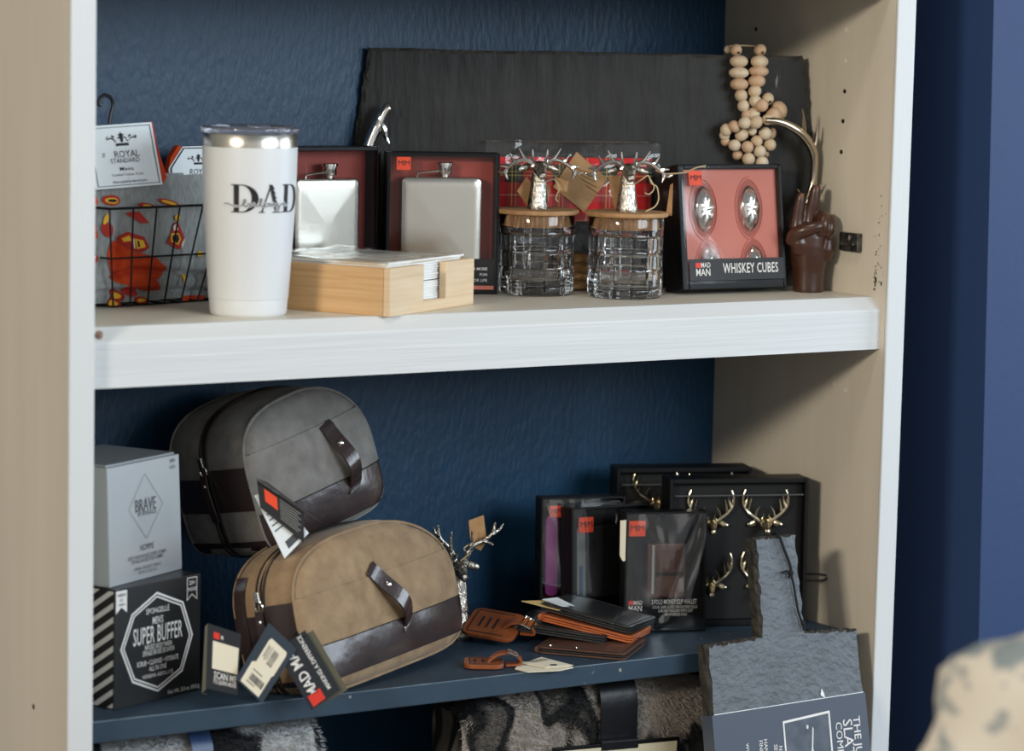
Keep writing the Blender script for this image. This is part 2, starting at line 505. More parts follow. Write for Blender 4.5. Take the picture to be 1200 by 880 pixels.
SOCK = mat('grey_marl_knit', (150, 152, 150), .95, var=(124, 128, 128), vscale=320, stretch=(1, 1, .35), bump=.3, bscale=500, sheen=.3)
RUST = mat('rust_knit', (206, 72, 26), .95, var=(178, 56, 20), vscale=60, bump=.3, bscale=500)
MRED = mat('print_red', (168, 44, 34), .9)
MYEL = mat('print_yellow', (228, 176, 50), .9)
MDRK = mat('print_dark', (46, 30, 28), .9)
MPNK = mat('print_white', (230, 210, 205), .9)
def sock_y(a, c):
    y = .012 - .007 * math.exp(-((a - .06) / .055) ** 2 - ((c - .07) / .05) ** 2)
    y -= .004 * sin((a * .7 + c) * 85) * max(0, .55 - c * 7) * .8
    y += .010 * math.exp(-((a - .012 - c * .05) / .008) ** 2) * min(1, (.12 - c) * 14)
    y -= .004 * math.exp(-((c - .016) / .012) ** 2)
    y += .0075 * math.exp(-((c - .030 + .10 * (a - .06)) / .0026) ** 2) * (1 if a > .055 else math.exp(-((a - .055) / .02) ** 2))
    y += .006 * math.exp(-((c - .026 - .22 * (a - .01)) / .0030) ** 2) * math.exp(-((a - .02) / .022) ** 2)
    y += .005 * math.exp(-((c - .013 + .04 * a) / .0022) ** 2)
    y += .0035 * noise.noise(V((a * 38, c * 30, 1.7))) + 0.0007 * noise.noise(V((a * 90, c * 70, 5.1)))
    return y + .05 * max(0, c - .10)
sp1 = thing('sock_pack', 'grey whiskey print socks with white header card and black hook in the wire basket', 'socks', frame(.1003, .180, .003, 15), 'sock packs in the wire basket')
def sock_surf(u, v):
    a = -.055 + .187 * u
    c = .001 + .122 * v
    if v > .72: a = a * (1 - (v - .72) * .30) + .012 * (v - .72)
    return V((a, sock_y(a, c), c))
g = MB()
g.grid(sock_surf, 90, 70)
body = g.build('sock', SOCK, sp1, True, solid=0)
bm_ = MB().grid(lambda u, v: sock_surf(u, v) + V((0, .028 + .012 * sin(pi * v), 0)), 20, 14).build('sock_back', SOCK, sp1, True)
def on_sock(off):
    return lambda a, c: (a, sock_y(a, c) - off, c)
def fine(poly, k=10):
    """triangle fan pieces small enough to follow the cloth"""
    cx = sum(p[0] for p in poly) / len(poly)
    cz = sum(p[1] for p in poly) / len(poly)
    out, n = [], len(poly)
    for i in range(n):
        p, q = poly[i], poly[(i + 1) % n]
        for j in range(k):
            for s_ in range(4):
                t0, t1 = j / k, (j + 1) / k
                a, b_ = ((p[0] + (q[0] - p[0]) * s_ / 4, p[1] + (q[1] - p[1]) * s_ / 4), (p[0] + (q[0] - p[0]) * (s_ + 1) / 4, p[1] + (q[1] - p[1]) * (s_ + 1) / 4))
                f = lambda w, t: (cx + (w[0] - cx) * t, cz + (w[1] - cz) * t)
                out.append([f(a, t0), f(b_, t0), f(b_, t1), f(a, t1)] if j else [(cx, cz), f(b_, t1), f(a, t1)][::1])
    return out
def Z(X, Y):   # picture of the cloth -> cloth coordinates (metres)
    return ((X - 163) / 5650, (823 - .083 * (X - 163) - Y) / 7606 - .003)
def P(*xy): return [Z(x, y) for x, y in xy]
def blob(cx, cy, rx, ry, rot=0, n=12):
    return [Z(cx + rx * cos(t) * cos(R(rot)) - ry * sin(t) * sin(R(rot)), cy + rx * cos(t) * sin(R(rot)) + ry * sin(t) * cos(R(rot))) for t in [2 * pi * i / n for i in range(n)]]
def pr_(polys, m, nm, off):
    o_ = shapes([q for p in polys for q in fine(p)], m, body, nm, fn=on_sock(off))
    o_['kind'] = 'stuff'
pr_([P((195, 345), (255, 330), (330, 400), (480, 440), (600, 535), (500, 610), (550, 690), (440, 700), (250, 640), (190, 560), (170, 430))], RUST, 'rust_heel', .0008)
pr_([P((45, 330), (60, 120), (100, 310)), P((720, 730), (860, 720), (860, 790), (720, 795)), P((50, 20), (90, 0), (100, 60), (60, 80))], RUST, 'rust_heel', .0009)
pr_([P((595, 255), (620, 180), (650, 170), (690, 260), (705, 300), (670, 380), (620, 365), (560, 330)), P((250, 305), (298, 258), (400, 292), (432, 372), (382, 412), (300, 388), (258, 345)),
     P((290, 125), (330, 110), (370, 105), (430, 190), (380, 190)), blob(190, 32, 70, 40, 0), blob(415, 58, 55, 18, 5), blob(165, 250, 60, 46, 60), blob(240, 730, 60, 42, 40), blob(330, 700, 50, 40, 20), blob(400, 765, 52, 28, 10), blob(75, 470, 28, 40, 30), blob(580, 30, 80, 22, 14), blob(225, 792, 58, 34, 20)], MRED, 'red_print', .0013)
pr_([P((590, 260), (650, 255), (672, 300), (650, 345), (590, 320)), P((272, 310), (306, 284), (318, 322), (282, 336)), P((334, 306), (394, 318), (408, 368), (352, 384)), blob(645, 140, 24, 24), blob(190, 34, 50, 22, 0), blob(225, 795, 42, 24, 10), blob(245, 735, 32, 22, 30), blob(400, 765, 32, 14), blob(580, 30, 60, 12, 14), blob(420, 60, 30, 9), blob(150, 170, 16, 44, 20), blob(835, 410, 20, 22), P((680, 570), (720, 560), (695, 630))], MYEL, 'yellow_print', .0017)
pr_([P((602, 272), (645, 268), (655, 300), (640, 332), (602, 312)), blob(190, 34, 34, 12, 0), P((352, 322), (364, 324), (372, 366), (360, 368))], MDRK, 'dark_print', .0021)
pr_([P((610, 205), (640, 180), (650, 230), (615, 240)), P((675, 340), (700, 290), (706, 310), (680, 372)), blob(70, 465, 6, 30, 40), P((322, 300), (330, 302), (342, 380), (334, 380))], MPNK, 'white_print', .0019)
cb = MB().prism([(.040, .174), (.052, .1765), (.0585, .152), (.0715, .121), (.064, .1135), (.050, .118)], .004, .014).build('sock_cuff', RUST, sp1, bevel=.002)
tag(cb, 'orange ribbed sock cuff behind the card')
CARD1 = [(-.0365, .1755), (.045, .179), (.062, .118), (-.021, .115)]
c3 = [(a, .0012 - (c - .115) * .04, c - .003) for a, c in CARD1]
hc = MB().plate(c3, (0, -1, 0), .0008).build('header_card', WHITE_CARD, sp1)
def card_fn(cor, off):
    tl, tr, br, bl = [V(p) for p in cor]
    return lambda s, t: bl * (1 - s) * (1 - t) + br * s * (1 - t) + tl * (1 - s) * t + tr * s * t + V((0, -off, 0))
def card_border(cor, par, m, ins=.035, w=.010):
    fn = card_fn(cor, .0004)
    i, o = ins + w, ins
    q = [[(o, o), (1 - o, o), (1 - i, i), (i, i)], [(1 - o, o), (1 - o, 1 - o), (1 - i, 1 - i), (1 - i, i)], [(1 - o, 1 - o), (o, 1 - o), (i, 1 - i), (1 - i, 1 - i)], [(o, 1 - o), (o, o), (i, i), (i, 1 - i)]]
    shapes(q, m, par, 'printed_border', fn=fn)
card_border(c3, hc, BLACK_INK)
def crown(x, z, w):
    k = w / 2
    q = [[(x - k * .42, z - k * .34), (x + k * .42, z - k * .34), (x + k * .42, z - k * .16), (x - k * .42, z - k * .16)]]
    arc = lambda pts, t: [[pts[i], pts[i + 1], (pts[i + 1][0] + t * .3, pts[i + 1][1] + t), (pts[i][0] + t * .3, pts[i][1] + t)] for i in range(len(pts) - 1)]
    for sx in (-1, 1):
        f = lambda a, b: (x + sx * k * a, z + k * b)
        q += arc([f(.40, -.10), f(.55, .10), f(.75, .18), f(.95, .10), f(1.0, .18), f(.88, .30)], k * .09)
        q += arc([f(.36, -.08), f(.30, .12), f(.18, .22), f(.05, .10)], k * .08)
        q.append([f(.5, .22), f(.66, .34), f(.6, .44), f(.44, .32)])
    q.append([(x - k * .07, z - k * .1), (x + k * .07, z - k * .1), (x + k * .12, z + k * .36), (x, z + k * .62), (x - k * .12, z + k * .36)])
    q.append([(x - k * .2, z + k * .40), (x + k * .2, z + k * .40), (x + k * .2, z + k * .47), (x - k * .2, z + k * .47)])
    return q
f1 = card_fn(c3, .0005)
shapes(crown(.50, .74, .46), BLACK_INK, hc, 'printed_crown', fn=f1)
letters([('ROYAL', .54, .525, .155, dict(xs=.78)), ('THE', .20, .53, .06, dict(rot=90, xs=.7)), ('STANDARD', .50, .425, .105, dict(xs=.80))], GREY_INK, hc, fn=f1)
letters([('Mens', .50, .295, .088, dict(bold=.015, space=1.15)), ('Combed Cotton Socks', .50, .205, .058, dict(xs=.8, space=1.1)), ('.', .5, .16, .09), ('theroyalstandard.com', .52, .095, .064, dict(xs=.92))], BLACK_INK, hc, fn=f1)
hk = smooth_path([(-.0035, .004, .172), (-.001, .004, .184), (.0015, .004, .193), (-.002, .004, .200), (-.009, .004, .202), (-.0145, .004, .199), (-.016, .004, .194), (-.013, .004, .1925)], 5)
MB().tube(hk, .0019, 8).build('hanger_hook', mat('black_plastic', (30, 30, 32), .35), sp1, True)

sp2 = thing('sock_pack', 'second sock pack with a cut corner card, half hidden behind the white tumbler', 'socks', frame(.1003, .232, .003, 15), 'sock packs in the wire basket')
c4 = [(.104, .1478), (.176, .149), (.176, .094), (.1015, .094)]
hc2 = MB().prism([(.104, .094), (.176, .094), (.176, .149), (.1165, .1485), (.0985, .127)], 0, .0008).build('header_card', WHITE_CARD, sp2)
f2 = card_fn([(.106, 0, .149), (.174, 0, .149), (.174, 0, .094), (.106, 0, .094)], .0004)
shapes([[(.16, .97), (.97, .97), (.97, .95), (.175, .95)], [(.16, .97), (-.085, .6), (-.055, .6), (.18, .95)], [(-.085, .6), (-.03, .02), (0, .02), (-.055, .6)]], BLACK_INK, hc2, 'printed_border', fn=f2)
shapes(crown(.46, .73, .42), BLACK_INK, hc2, 'printed_crown', fn=f2)
letters([('ROYAL', .48, .52, .16, dict(xs=.78, shear=.15)), ('STANDARD', .44, .41, .11, dict(xs=.8, shear=.1))], GREY_INK, hc2, fn=f2)
letters([('Mens', .46, .27, .09, dict(bold=.01)), ('Combed Cotton Socks', .46, .19, .05, dict(xs=.8))], BLACK_INK, hc2, fn=f2)
tag(MB().prism([(.0965, .118), (.100, .115), (.112, .140), (.118, .148), (.112, .150), (.102, .138)], .001, .008).build('sock_cuff', RUST, sp2, bevel=.001), 'orange ribbed sock cuff behind the card')
def s2(u, v):
    return V((.085 + .085 * u, .004 - .004 * sin(pi * u), .001 + .105 * v))
g = MB().grid(s2, 14, 10).grid(lambda u, v: s2(u, v) + V((0, .016 + .01 * sin(pi * v), 0)), 14, 10).build('sock', SOCK, sp2, True)

# ---------------------------------------------------------------- white tumbler
TP = V((.1980, .0860, 0))
ec = (CAM - TP); ec.z = 0; ec.normalize()
rr = V((-ec.y, ec.x, 0))
t = thing('tumbler', 'white insulated tumbler with black DAD lettering and clear lid on the upper shelf', 'tumbler', Matrix.Translation(TP))
PW = mat('white_powder_coat', (219, 221, 222), .38, bump=.12, bscale=700)
prof = [(0, 0), (.0345, 0), (.0362, .0015), (.0368, .004), (.0377, .0155), (.0376, .0162), (.0382, .0168), (.0400, .045), (.0420, .075), (.0437, .100), (.0447, .130), (.0452, .158), (.0452, .1605)]
def prad(z):
    for (r0, z0), (r1, z1) in zip(prof, prof[1:]):
        if z0 <= z <= z1 and z1 > z0: return r0 + (r1 - r0) * (z - z0) / (z1 - z0)
    return .0452
MB().lathe(prof, 64).build('body', PW, t, True)
MB().lathe([(.0449, .1600), (.0450, .1725), (.0446, .1730), (.0425, .1730), (.0420, .165)], 64).build('steel_rim', STEEL, t, True)
LID = mat('clear_blue_plastic', (236, 240, 255), .06, trans=.95, ior=1.45)
MB().lathe([(0, .1715), (.0415, .1715), (.0415, .1735), (.0462, .1738), (.0468, .1750), (.0466, .1785), (.0455, .1800), (.0410, .1802), (.0395, .1770), (0, .1765)], 64).build('lid', LID, t, True)
MB().box(-.011, .011, -.006, .006, .1768, .1805).build('lid_slider', LID, t, bevel=.002, M=Matrix.Translation(rr * .008))
def on_cup(off=.0005):
    def f(s, z):
        th = s / .0440
        return tuple((ec * cos(th) + rr * sin(th)) * (prad(z) + off) + V((0, 0, z)))
    return f
def serif_D(x, z, w, h):
    q = [[(x + w * .10, z), (x + w * .30, z), (x + w * .30, z + h), (x + w * .10, z + h)]]
    q += [[(x, z), (x + w * .42, z), (x + w * .42, z + h * .035), (x, z + h * .035)], [(x, z + h * .965), (x + w * .42, z + h * .965), (x + w * .42, z + h), (x, z + h)]]
    n = 16
    for i in range(n):
        a0, a1 = -pi / 2 + pi * i / n, -pi / 2 + pi * (i + 1) / n
        o = lambda a: (x + w * .38 + w * .62 * cos(a), z + h / 2 + h / 2 * sin(a))
        k = lambda a: (x + w * .38 + w * .37 * cos(a), z + h / 2 + h * .465 * sin(a))
        q.append([k(a0), o(a0), o(a1), k(a1)])
    return q
def serif_A(x, z, w, h):
    ap = x + w * .48
    q = []
    for i in range(6):
        t0, t1 = i / 6, (i + 1) / 6
        L = lambda t: (x + w * .10 + (ap - x - w * .10) * t, z + h * t)
        Rr = lambda t: (x + w * .72 + (ap - w * .06 - x - w * .72) * t, z + h * t)
        a, b_ = L(t0), L(t1)
        q.append([a, (a[0] + w * .06, a[1]), (b_[0] + w * .06, b_[1]), b_])
        a, b_ = Rr(t0), Rr(t1)
        q.append([a, (a[0] + w * .22, a[1]), (b_[0] + w * .14, b_[1]), b_])
    q += [[(x + w * .2, z + h * .31), (x + w * .8, z + h * .31), (x + w * .8, z + h * .35), (x + w * .2, z + h * .35)],
          [(x, z), (x + w * .26, z), (x + w * .26, z + h * .035), (x, z + h * .035)], [(x + w * .6, z), (x + w * 1.02, z), (x + w * 1.02, z + h * .035), (x + w * .6, z + h * .035)]]
    return q
zD, hD = .1000, .0265
shapes(serif_D(-.0175, zD, .0260, hD) + serif_A(.0085, zD, .0235, hD) + serif_D(.0335, zD, .0260, hD), BLACK_INK, t, 'lettering', fn=on_cup())
sw = smooth_path(
    [V((x, z + .0045, 0)) for x, z in [(-.024, .1035), (-.021, .1040), (-.017, .1025), (-.013, .1015), (-.008, .1020), (-.0045, .1045), (-.0035, .1075), (-.005, .1075), (-.0055, .103), (-.003, .1015), (0, .1045), (.001, .1015), (.004, .1045), (.0055, .1020), (.008, .1020), (.0105, .1050), (.0115, .1085), (.0100, .1080), (.0105, .1020), (.0135, .1025), (.0155, .1045), (.014, .1015), (.0175, .1020), (.0195, .1045), (.0205, .1018), (.0235, .1045), (.025, .102), (.027, .1035), (.0285, .1045), (.0265, .1020), (.0290, .1020), (.0295, .0985), (.027, .0975), (.028, .100), (.032, .1030), (.036, .1045), (.0375, .102), (.042, .104)]], 4)
def stroke(path, w, m, nm, off):
    fn = on_cup(off)
    q = []
    for a, b_ in zip(path, path[1:]):
        d = (b_ - a)
        l = d.length or 1e-6
        n = V((-d.y, d.x, 0)) / l * w / 2
        e = d / l * w * .25
        q.append([(a - e + n)[:2], (a - e - n)[:2], (b_ + e - n)[:2], (b_ + e + n)[:2]])
    return shapes(q, m, t, nm, fn=fn)
stroke(sw, .0021, PW, 'script_outline', .0008)
stroke(sw, .0007, BLACK_INK, 'script_lettering', .0011)

# ---------------------------------------------------------------- bamboo napkin box with napkins
BAMBOO = mat('bamboo', (226, 202, 168), .45, var=(212, 182, 144), vscale=26, stretch=(.35, .35, 9), bump=.06, bscale=40, bstretch=(.3, .3, 8))
BAMBOO_WARM_LIT = mat('bamboo_warm_lit', (214, 176, 128), .45, var=(196, 152, 102), vscale=26, stretch=(.35, .35, 9), bump=.06, bscale=40, bstretch=(.3, .3, 8))  # same bamboo, with the warm side light put into its colour
S = .166; HN = .0465
nb = thing('napkin_box', 'square bamboo napkin box with a slotted front at the edge of the upper shelf', 'napkin box', frame(.3136, .0150, 0, 29.8))
MB().box(.0045, S - .0045, .0045, S - .0045, .002, .007).build('floor_board', BAMBOO_WARM_LIT, nb)
fp = [(0, 0), (S, 0), (S, HN), (.1085, HN), (.1085, .0105), (.0645, .0105), (.0645, HN), (0, HN)]
MB().prism(fp, 0, .008).build('slotted_panel', BAMBOO, nb, bevel=.0009)
tag(MB().box(-.0002, .008, .0082, S - .0082, 0, HN).build('side_panel', BAMBOO_WARM_LIT, nb, bevel=.0009), 'bamboo side panel with warm light put into its colour')
MB().box(S - .008, S, .0082, S - .0082, 0, HN).build('side_panel', BAMBOO_WARM_LIT, nb, bevel=.0009)
MB().box(0, S, S - .008, S, 0, HN).build('back_panel', BAMBOO_WARM_LIT, nb, bevel=.0009)
NAP = mat('paper_napkin', (240, 240, 238), .85, bump=.5, bscale=260, bstretch=(1, 1, 3))
NAPF = mat('napkin_print', (232, 229, 220), .8, var=(206, 190, 164), vscale=26, contrast=(.5, .62))
for k, (z0, lab) in enumerate(((.0078, 'lower wrapped pack of white paper napkins inside the bamboo box'), (.0292, 'upper wrapped pack of paper napkins standing proud of the bamboo box'))):
    npk = thing('napkin_pack', lab, 'napkins', frame(.3136, .0150, z0, 29.8), 'napkin packs in the bamboo box')
    m0, m1, nl = .0095, S - .0095, 9
    for j in range(nl):
        h = .0205 / nl
        e = random.uniform(0, .0012)
        MB().box(m0 + e, m1 - e, m0 + random.uniform(0, .0012), m1 - e, j * h, j * h + h * .93).build('napkin', NAPF if (k and j == nl - 1) else NAP, npk, bevel=.0005, seg=1)
    if k:
        def top(u, v):
            a, b_ = m0 - .0005 + (m1 - m0 + .001) * u, m0 - .0005 + (m1 - m0 + .001) * v
            n_ = noise.noise(V((a * 40, b_ * 40, 3)))
            edge_ = min(u, v, 1 - u, 1 - v)
            return V((a, b_, .0213 + .0016 * n_ + (.0012 if edge_ < .04 else 0) + .002 * math.exp(-((u - .2) ** 2 + (v - .9) ** 2) * 20)))
        MB().grid(top, 26, 26).build('wrapper', film_mat('napkin_wrap', .05, (14, 14, 14), .8, wr=.2), npk, True)
        fr = MB()
        for i in range(60):
            a = m0 + (m1 - m0) * i / 59
            fr.grid(lambda u, v: V((a + (u - .5) * .003, m0 - .0018 + random.uniform(-.0004, .0004), .0200 + .0018 * v)), 1, 1)
        fr.build('frayed_edge', NAP, npk)

# ---------------------------------------------------------------- hip flask gift boxes
INSERT = mat('rust_insert', (150, 56, 42), .6, var=(132, 46, 36), vscale=12)
SALMON = mat('salmon_insert', (214, 116, 92), .6)
FILM_W = film_mat('crinkled_film', .015, (7, 7, 2.2), .9)
def tray(root, w, h, d, rim, depth, inner=BLACK_CARD):
    MB().box(0, w, depth, d, 0, h).build('tray_back', BLACK_CARD, root, bevel=.0008)
    for nm, bx in (('tray_side', (0, rim, 0, depth, 0, h)), ('tray_side', (w - rim, w, 0, depth, 0, h)), ('tray_top', (rim, w - rim, 0, depth, h - rim, h)), ('tray_bottom', (rim, w - rim, 0, depth, 0, rim))):
        MB().box(*bx).build(nm, BLACK_CARD, root, bevel=.0006)
def badge(root, x0, z0, s, y=-.0006, m=ORANGE_INK, txt=True):
    b_ = shapes([[(x0, z0), (x0 + s, z0), (x0 + s, z0 + s * .92), (x0, z0 + s * .92)]], m, root, 'badge', y)
    if txt:
        letters([('M', x0 + s * .28, z0 + s * .48, s * .50, dict(xs=1.05)), ('M', x0 + s * .76, z0 + s * .48, s * .50, dict(xs=1.05))], BLACK_INK, b_, y - .0003)
        shapes([[(x0 + s * .49, z0 + s * .3), (x0 + s * .53, z0 + s * .3), (x0 + s * .53, z0 + s * .66), (x0 + s * .49, z0 + s * .66)]], BLACK_INK, b_, 'badge_bar', y - .0003)
    return b_
def madman(root, x, z, s, y, two=True):
    """stacked word mark: small red block, MAD over MAN"""
    shapes([[(x - s * .52, z + s * .06), (x - s * .14, z + s * .06), (x - s * .14, z + s * .36), (x - s * .52, z + s * .36)]], RED_INK, root, 'red_block', y)
    it = [('MAD', x + s * .2, z + s * .2, s * .44, dict(bold=.02, xs=.72))]
    if two: it.append(('MAN', x, z - s * .24, s * .62, dict(bold=.03, xs=.78)))
    letters(it, WHITE_INK, root, y - .0001)
def flask_box(label, M, w, h, d, rec, fx0, fx1, fz1, capx, right):
    r_ = thing('flask_gift_box', label, 'gift box', M, 'boxed hip flasks')
    tray(r_, w, h, d, .004, rec)
    shapes([[(.004, .004), (w - .004, .004), (w - .004, h - .004), (.004, h - .004)]], INSERT, r_, 'insert_card', rec - .0005)
    fl = MB()
    pts = rrect(fx0, .020, fx1, fz1, .006, 5)
    n = len(pts)
    rows = []
    for y, ins in ((rec - .001, 0), (.006, 0), (.0035, .0008), (.0025, .0025)):
        cx, cz = (fx0 + fx1) / 2, (.02 + fz1) / 2
        rows.append([(cx + (x - cx) * (1 - ins / (fx1 - cx)), y, cz + (z - cz) * (1 - ins / (fz1 - cz))) for x, z in pts])
    for s_ in (.8, .55, .3, .08):
        rows.append([(cx + (x - cx) * s_, .0025 - .0012 * (1 - s_), cz + (z - cz) * s_) for x, z in pts])
    fl.add([p for r in rows for p in r], [(j * n + i, j * n + (i + 1) % n, (j + 1) * n + (i + 1) % n, (j + 1) * n + i) for j in range(len(rows) - 1) for i in range(n)] + [tuple((len(rows) - 1) * n + i for i in range(n))])
    body_ = fl.build('flask', STEEL, r_, True)
    yc = .012
    MB().lathe([(.0045, 0), (.0045, .004)], 20, (capx, yc, fz1)).build('flask_neck', STEEL, body_, True)
    MB().lathe([(.0075, .003), (.0078, .0035), (.0078, .0115), (.0092, .012), (.0092, .0145), (.0085, .0150), (0, .0150)], 24, (capx, yc, fz1)).build('flask_cap', SILVER, body_, True)
    MB().tube([(capx - .007, yc - .004, fz1 + .006), (capx - .022, yc - .004, fz1 + .0045), (capx - .029, yc - .004, fz1 + .0035), (capx - .030, yc - .003, fz1 - .001)], .0012, 8).build('cap_hinge', SILVER, body_, True)
    shapes([[(.004, .005), (w - .004, .005), (w - .004, .037), (.004, .037)]], BLACK_CARD, r_, 'label_strip', .0012)
    shapes([[(.004, .005), (w - .004, .005), (w - .004, .009), (.004, .009)]], SALMON, r_, 'salmon_line', .0008)
    letters([('FOR MORE', w - .011, .0265, .0042, dict(align='RIGHT', bold=.02)), ('FUN', w - .011, .0205, .0042, dict(align='RIGHT', bold=.02)), ('FOR LIFE', w - .011, .0145, .0042, dict(align='RIGHT', bold=.02))], WHITE_INK, r_, .0006)
    if right: badge(r_, .010, .1285, .0145, .0006)
    def fs(u, v):
        x, z = .003 + (w - .006) * u, .003 + (h - .006) * v
        e = min(u, v, 1 - u, 1 - v)
        return V((x, -.0008 + .0012 * noise.noise(V((x * 30 + z * 14, z * 16, w * 90))) * min(1, e * 8), z))
    MB().grid(fs, 30, 34).build('shrink_film', FILM_W, r_, True)
    return r_
flask_box('hip flask gift box on the left, partly behind the white tumbler', frame(.3100, .2420, 0, 0, 0), .1200, .1515, .030, .026, .022, .098, .119, .066, False)
flask_box('hip flask gift box with orange badge, behind the bamboo napkin box', frame(.4290, .2270, 0, -23, 0), .1180, .1468, .030, .022, .0155, .1000, .1215, .0620, True)
# silver antler handle standing behind the flask boxes
ah = thing('antler_bottle_opener', 'polished silver antler shaped opener sticking up behind the hip flask boxes', 'bottle opener', frame(.4345, .2830, 0, -24))
b = MB()
b.tube(smooth_path([(-.006, .002, .002), (-.002, .001, .06), (.000, .0, .12), (.004, 0, .150), (.013, 0, .173), (.018, 0, .187)], 5), [.0075] * 5 + [.0072] * 10 + [.0066] * 6 + [.0058] * 3 + [.005] * 1 + [.004], 10)
b.build('main_beam', SILVER, ah, True)
MB().tube(smooth_path([(.013, -.001, .166), (.017, -.001, .180), (.0225, -.001, .190), (.0255, -.001, .192)], 4), [.0045, .005, .0052, .0054, .0054, .0054, .0054, .0054, .0054, .0052, .005, .0044, .003], 10).build('upper_tine', SILVER, ah, True)
MB().tube(smooth_path([(.014, -.002, .176), (.019, -.003, .168), (.021, -.003, .160), (.025, -.004, .153)], 4), [.004, .004, .004, .004, .0038, .0036, .0034, .003, .0026, .0022, .0017, .0012, .0005], 8).build('lower_tine', SILVER, ah, True)
MB().lathe([(.001, 0), (.014, 0), (.014, .003), (.008, .006), (.005, .008), (.001, .008)], 20, (-.006, .002, 0)).build('foot', SILVER, ah, True)
# ---------------------------------------------------------------- tartan pack
def tartan_mat():
    m = bpy.data.materials.new('red_tartan')
    m.use_nodes = True
    nt = m.node_tree
    b = nt.nodes['Principled BSDF']
    b.inputs['Roughness'].default_value = .8
    tc = nt.nodes.new('ShaderNodeTexCoord')
    sep = nt.nodes.new('ShaderNodeSeparateXYZ')
    nt.links.new(tc.outputs['Object'], sep.inputs[0])
    def ramp(axis, off):
        d = nt.nodes.new('ShaderNodeMath'); d.operation = 'MULTIPLY_ADD'
        d.inputs[1].default_value = 1 / .052; d.inputs[2].default_value = off
        fr = nt.nodes.new('ShaderNodeMath'); fr.operation = 'FRACT'
        nt.links.new(sep.outputs[axis], d.inputs[0]); nt.links.new(d.outputs[0], fr.inputs[0])
        r = nt.nodes.new('ShaderNodeValToRGB')
        r.color_ramp.interpolation = 'CONSTANT'
        red, dk, gr, ye, wh = lin((206, 28, 34)), lin((62, 26, 30)), lin((30, 52, 40)), lin((206, 170, 96)), lin((232, 190, 180))
        stops = [(0, red), (.26, wh), (.275, red), (.52, dk), (.58, gr), (.66, ye), (.68, gr), (.74, ye), (.755, gr), (.84, dk), (.90, red)]
        e = r.color_ramp.elements
        e[0].position, e[0].color = stops[0]
        e[1].position, e[1].color = stops[1]
        for p, c in stops[2:]:
            q = e.new(p); q.color = c
        nt.links.new(fr.outputs[0], r.inputs[0])
        return r.outputs[0]
    mx = nt.nodes.new('ShaderNodeMix'); mx.data_type = 'RGBA'
    mx.inputs[0].default_value = .5
    nt.links.new(ramp('X', .12), mx.inputs[6]); nt.links.new(ramp('Z', .35), mx.inputs[7])
    nt.links.new(mx.outputs[2], b.inputs['Base Color'])
    return m
tp = thing('tartan_pack', 'red tartan textile pack in clear film standing behind the two stag jars', 'textile pack', frame(.5600, .2446, 0, -18.8, 0))
b = MB()
def tart(u, v, sgn):
    x, z = .008 + .176 * u, .072 + .068 * v
    e = min(u, 1 - u, v * .4, (1 - v) * .4)
    k = min(1, e * 9) ** .5
    return V((x, .0052 - sgn * .0040 * k, z))
g = MB().grid(lambda u, v: tart(u, v, 1), 24, 20).grid(lambda u, v: tart(u, v, -1), 24, 20)
g.build('folded_tartan', tartan_mat(), tp, True, weld=True)
tag(MB().box(.010, .182, .0012, .0092, .001, .0705).build('black_sleeve', BLACK_CARD, tp, bevel=.002), 'black card sleeve under the tartan')
def bag_(u, v):
    x, z = .0 + .192 * u, .002 + .156 * v
    return V((x, (.0008 if v < .88 else .004) + .0010 * noise.noise(V((x * 60, z * 40, 2))), z))
MB().grid(bag_, 30, 26).build('clear_bag', film_mat('bag_film', .03, (6, 6, 6), .8), tp, True)
tag(MB().tube([(0, .003, .1565), (.192, .0035, .1575)], .0009, 6).build('bag_seam', film_mat('seam_film', .35, (20, 20, 20), .3), tp), 'clear heat sealed edge of the bag')
kt = MB().add([(.073, -.0015, .109), (.098, -.0018, .1465), (.133, -.0015, .118), (.108, -.001, .082), (.073, -.0009, .109), (.098, -.0012, .1465), (.133, -.0009, .118), (.108, -.0004, .082)],
              [(0, 3, 2, 1), (4, 5, 6, 7), (0, 1, 5, 4), (1, 2, 6, 5), (2, 3, 7, 6), (3, 0, 4, 7)]).build('kraft_tag', KRAFT, tp)
KRAFT_INK = mat('kraft_ink', (96, 66, 40), .8)
q = []
for k in range(4):
    a = k / 4
    q.append([(.094 + .005 * k, .131 - .0065 * k), (.118 + .002 * k, .1215 - .0065 * k), (.1182 + .002 * k, .1207 - .0065 * k), (.0942 + .005 * k, .1302 - .0065 * k)])
shapes(q, KRAFT_INK, kt, 'printed_lines', -.0022)
# ---------------------------------------------------------------- rope coil behind the jars
rc = thing('rope_coil', 'small coil of brown rope seen in the gap between the two stag jars', 'rope', frame(.6400, .1960, 0))
b = MB()
for k in range(4):
    b.tube([(.015 * cos(a), .0105 * sin(a), .0055 + .0095 * k + .001 * sin(3 * a)) for a in [2 * pi * i / 24 for i in range(25)]], .0050, 8)
b.build('rope', mat('jute_rope', (150, 112, 66), .9, var=(110, 78, 42), vscale=60, stretch=(3, 3, 1), bump=1, bscale=140, bstretch=(1, 1, 2.5)), rc, True)

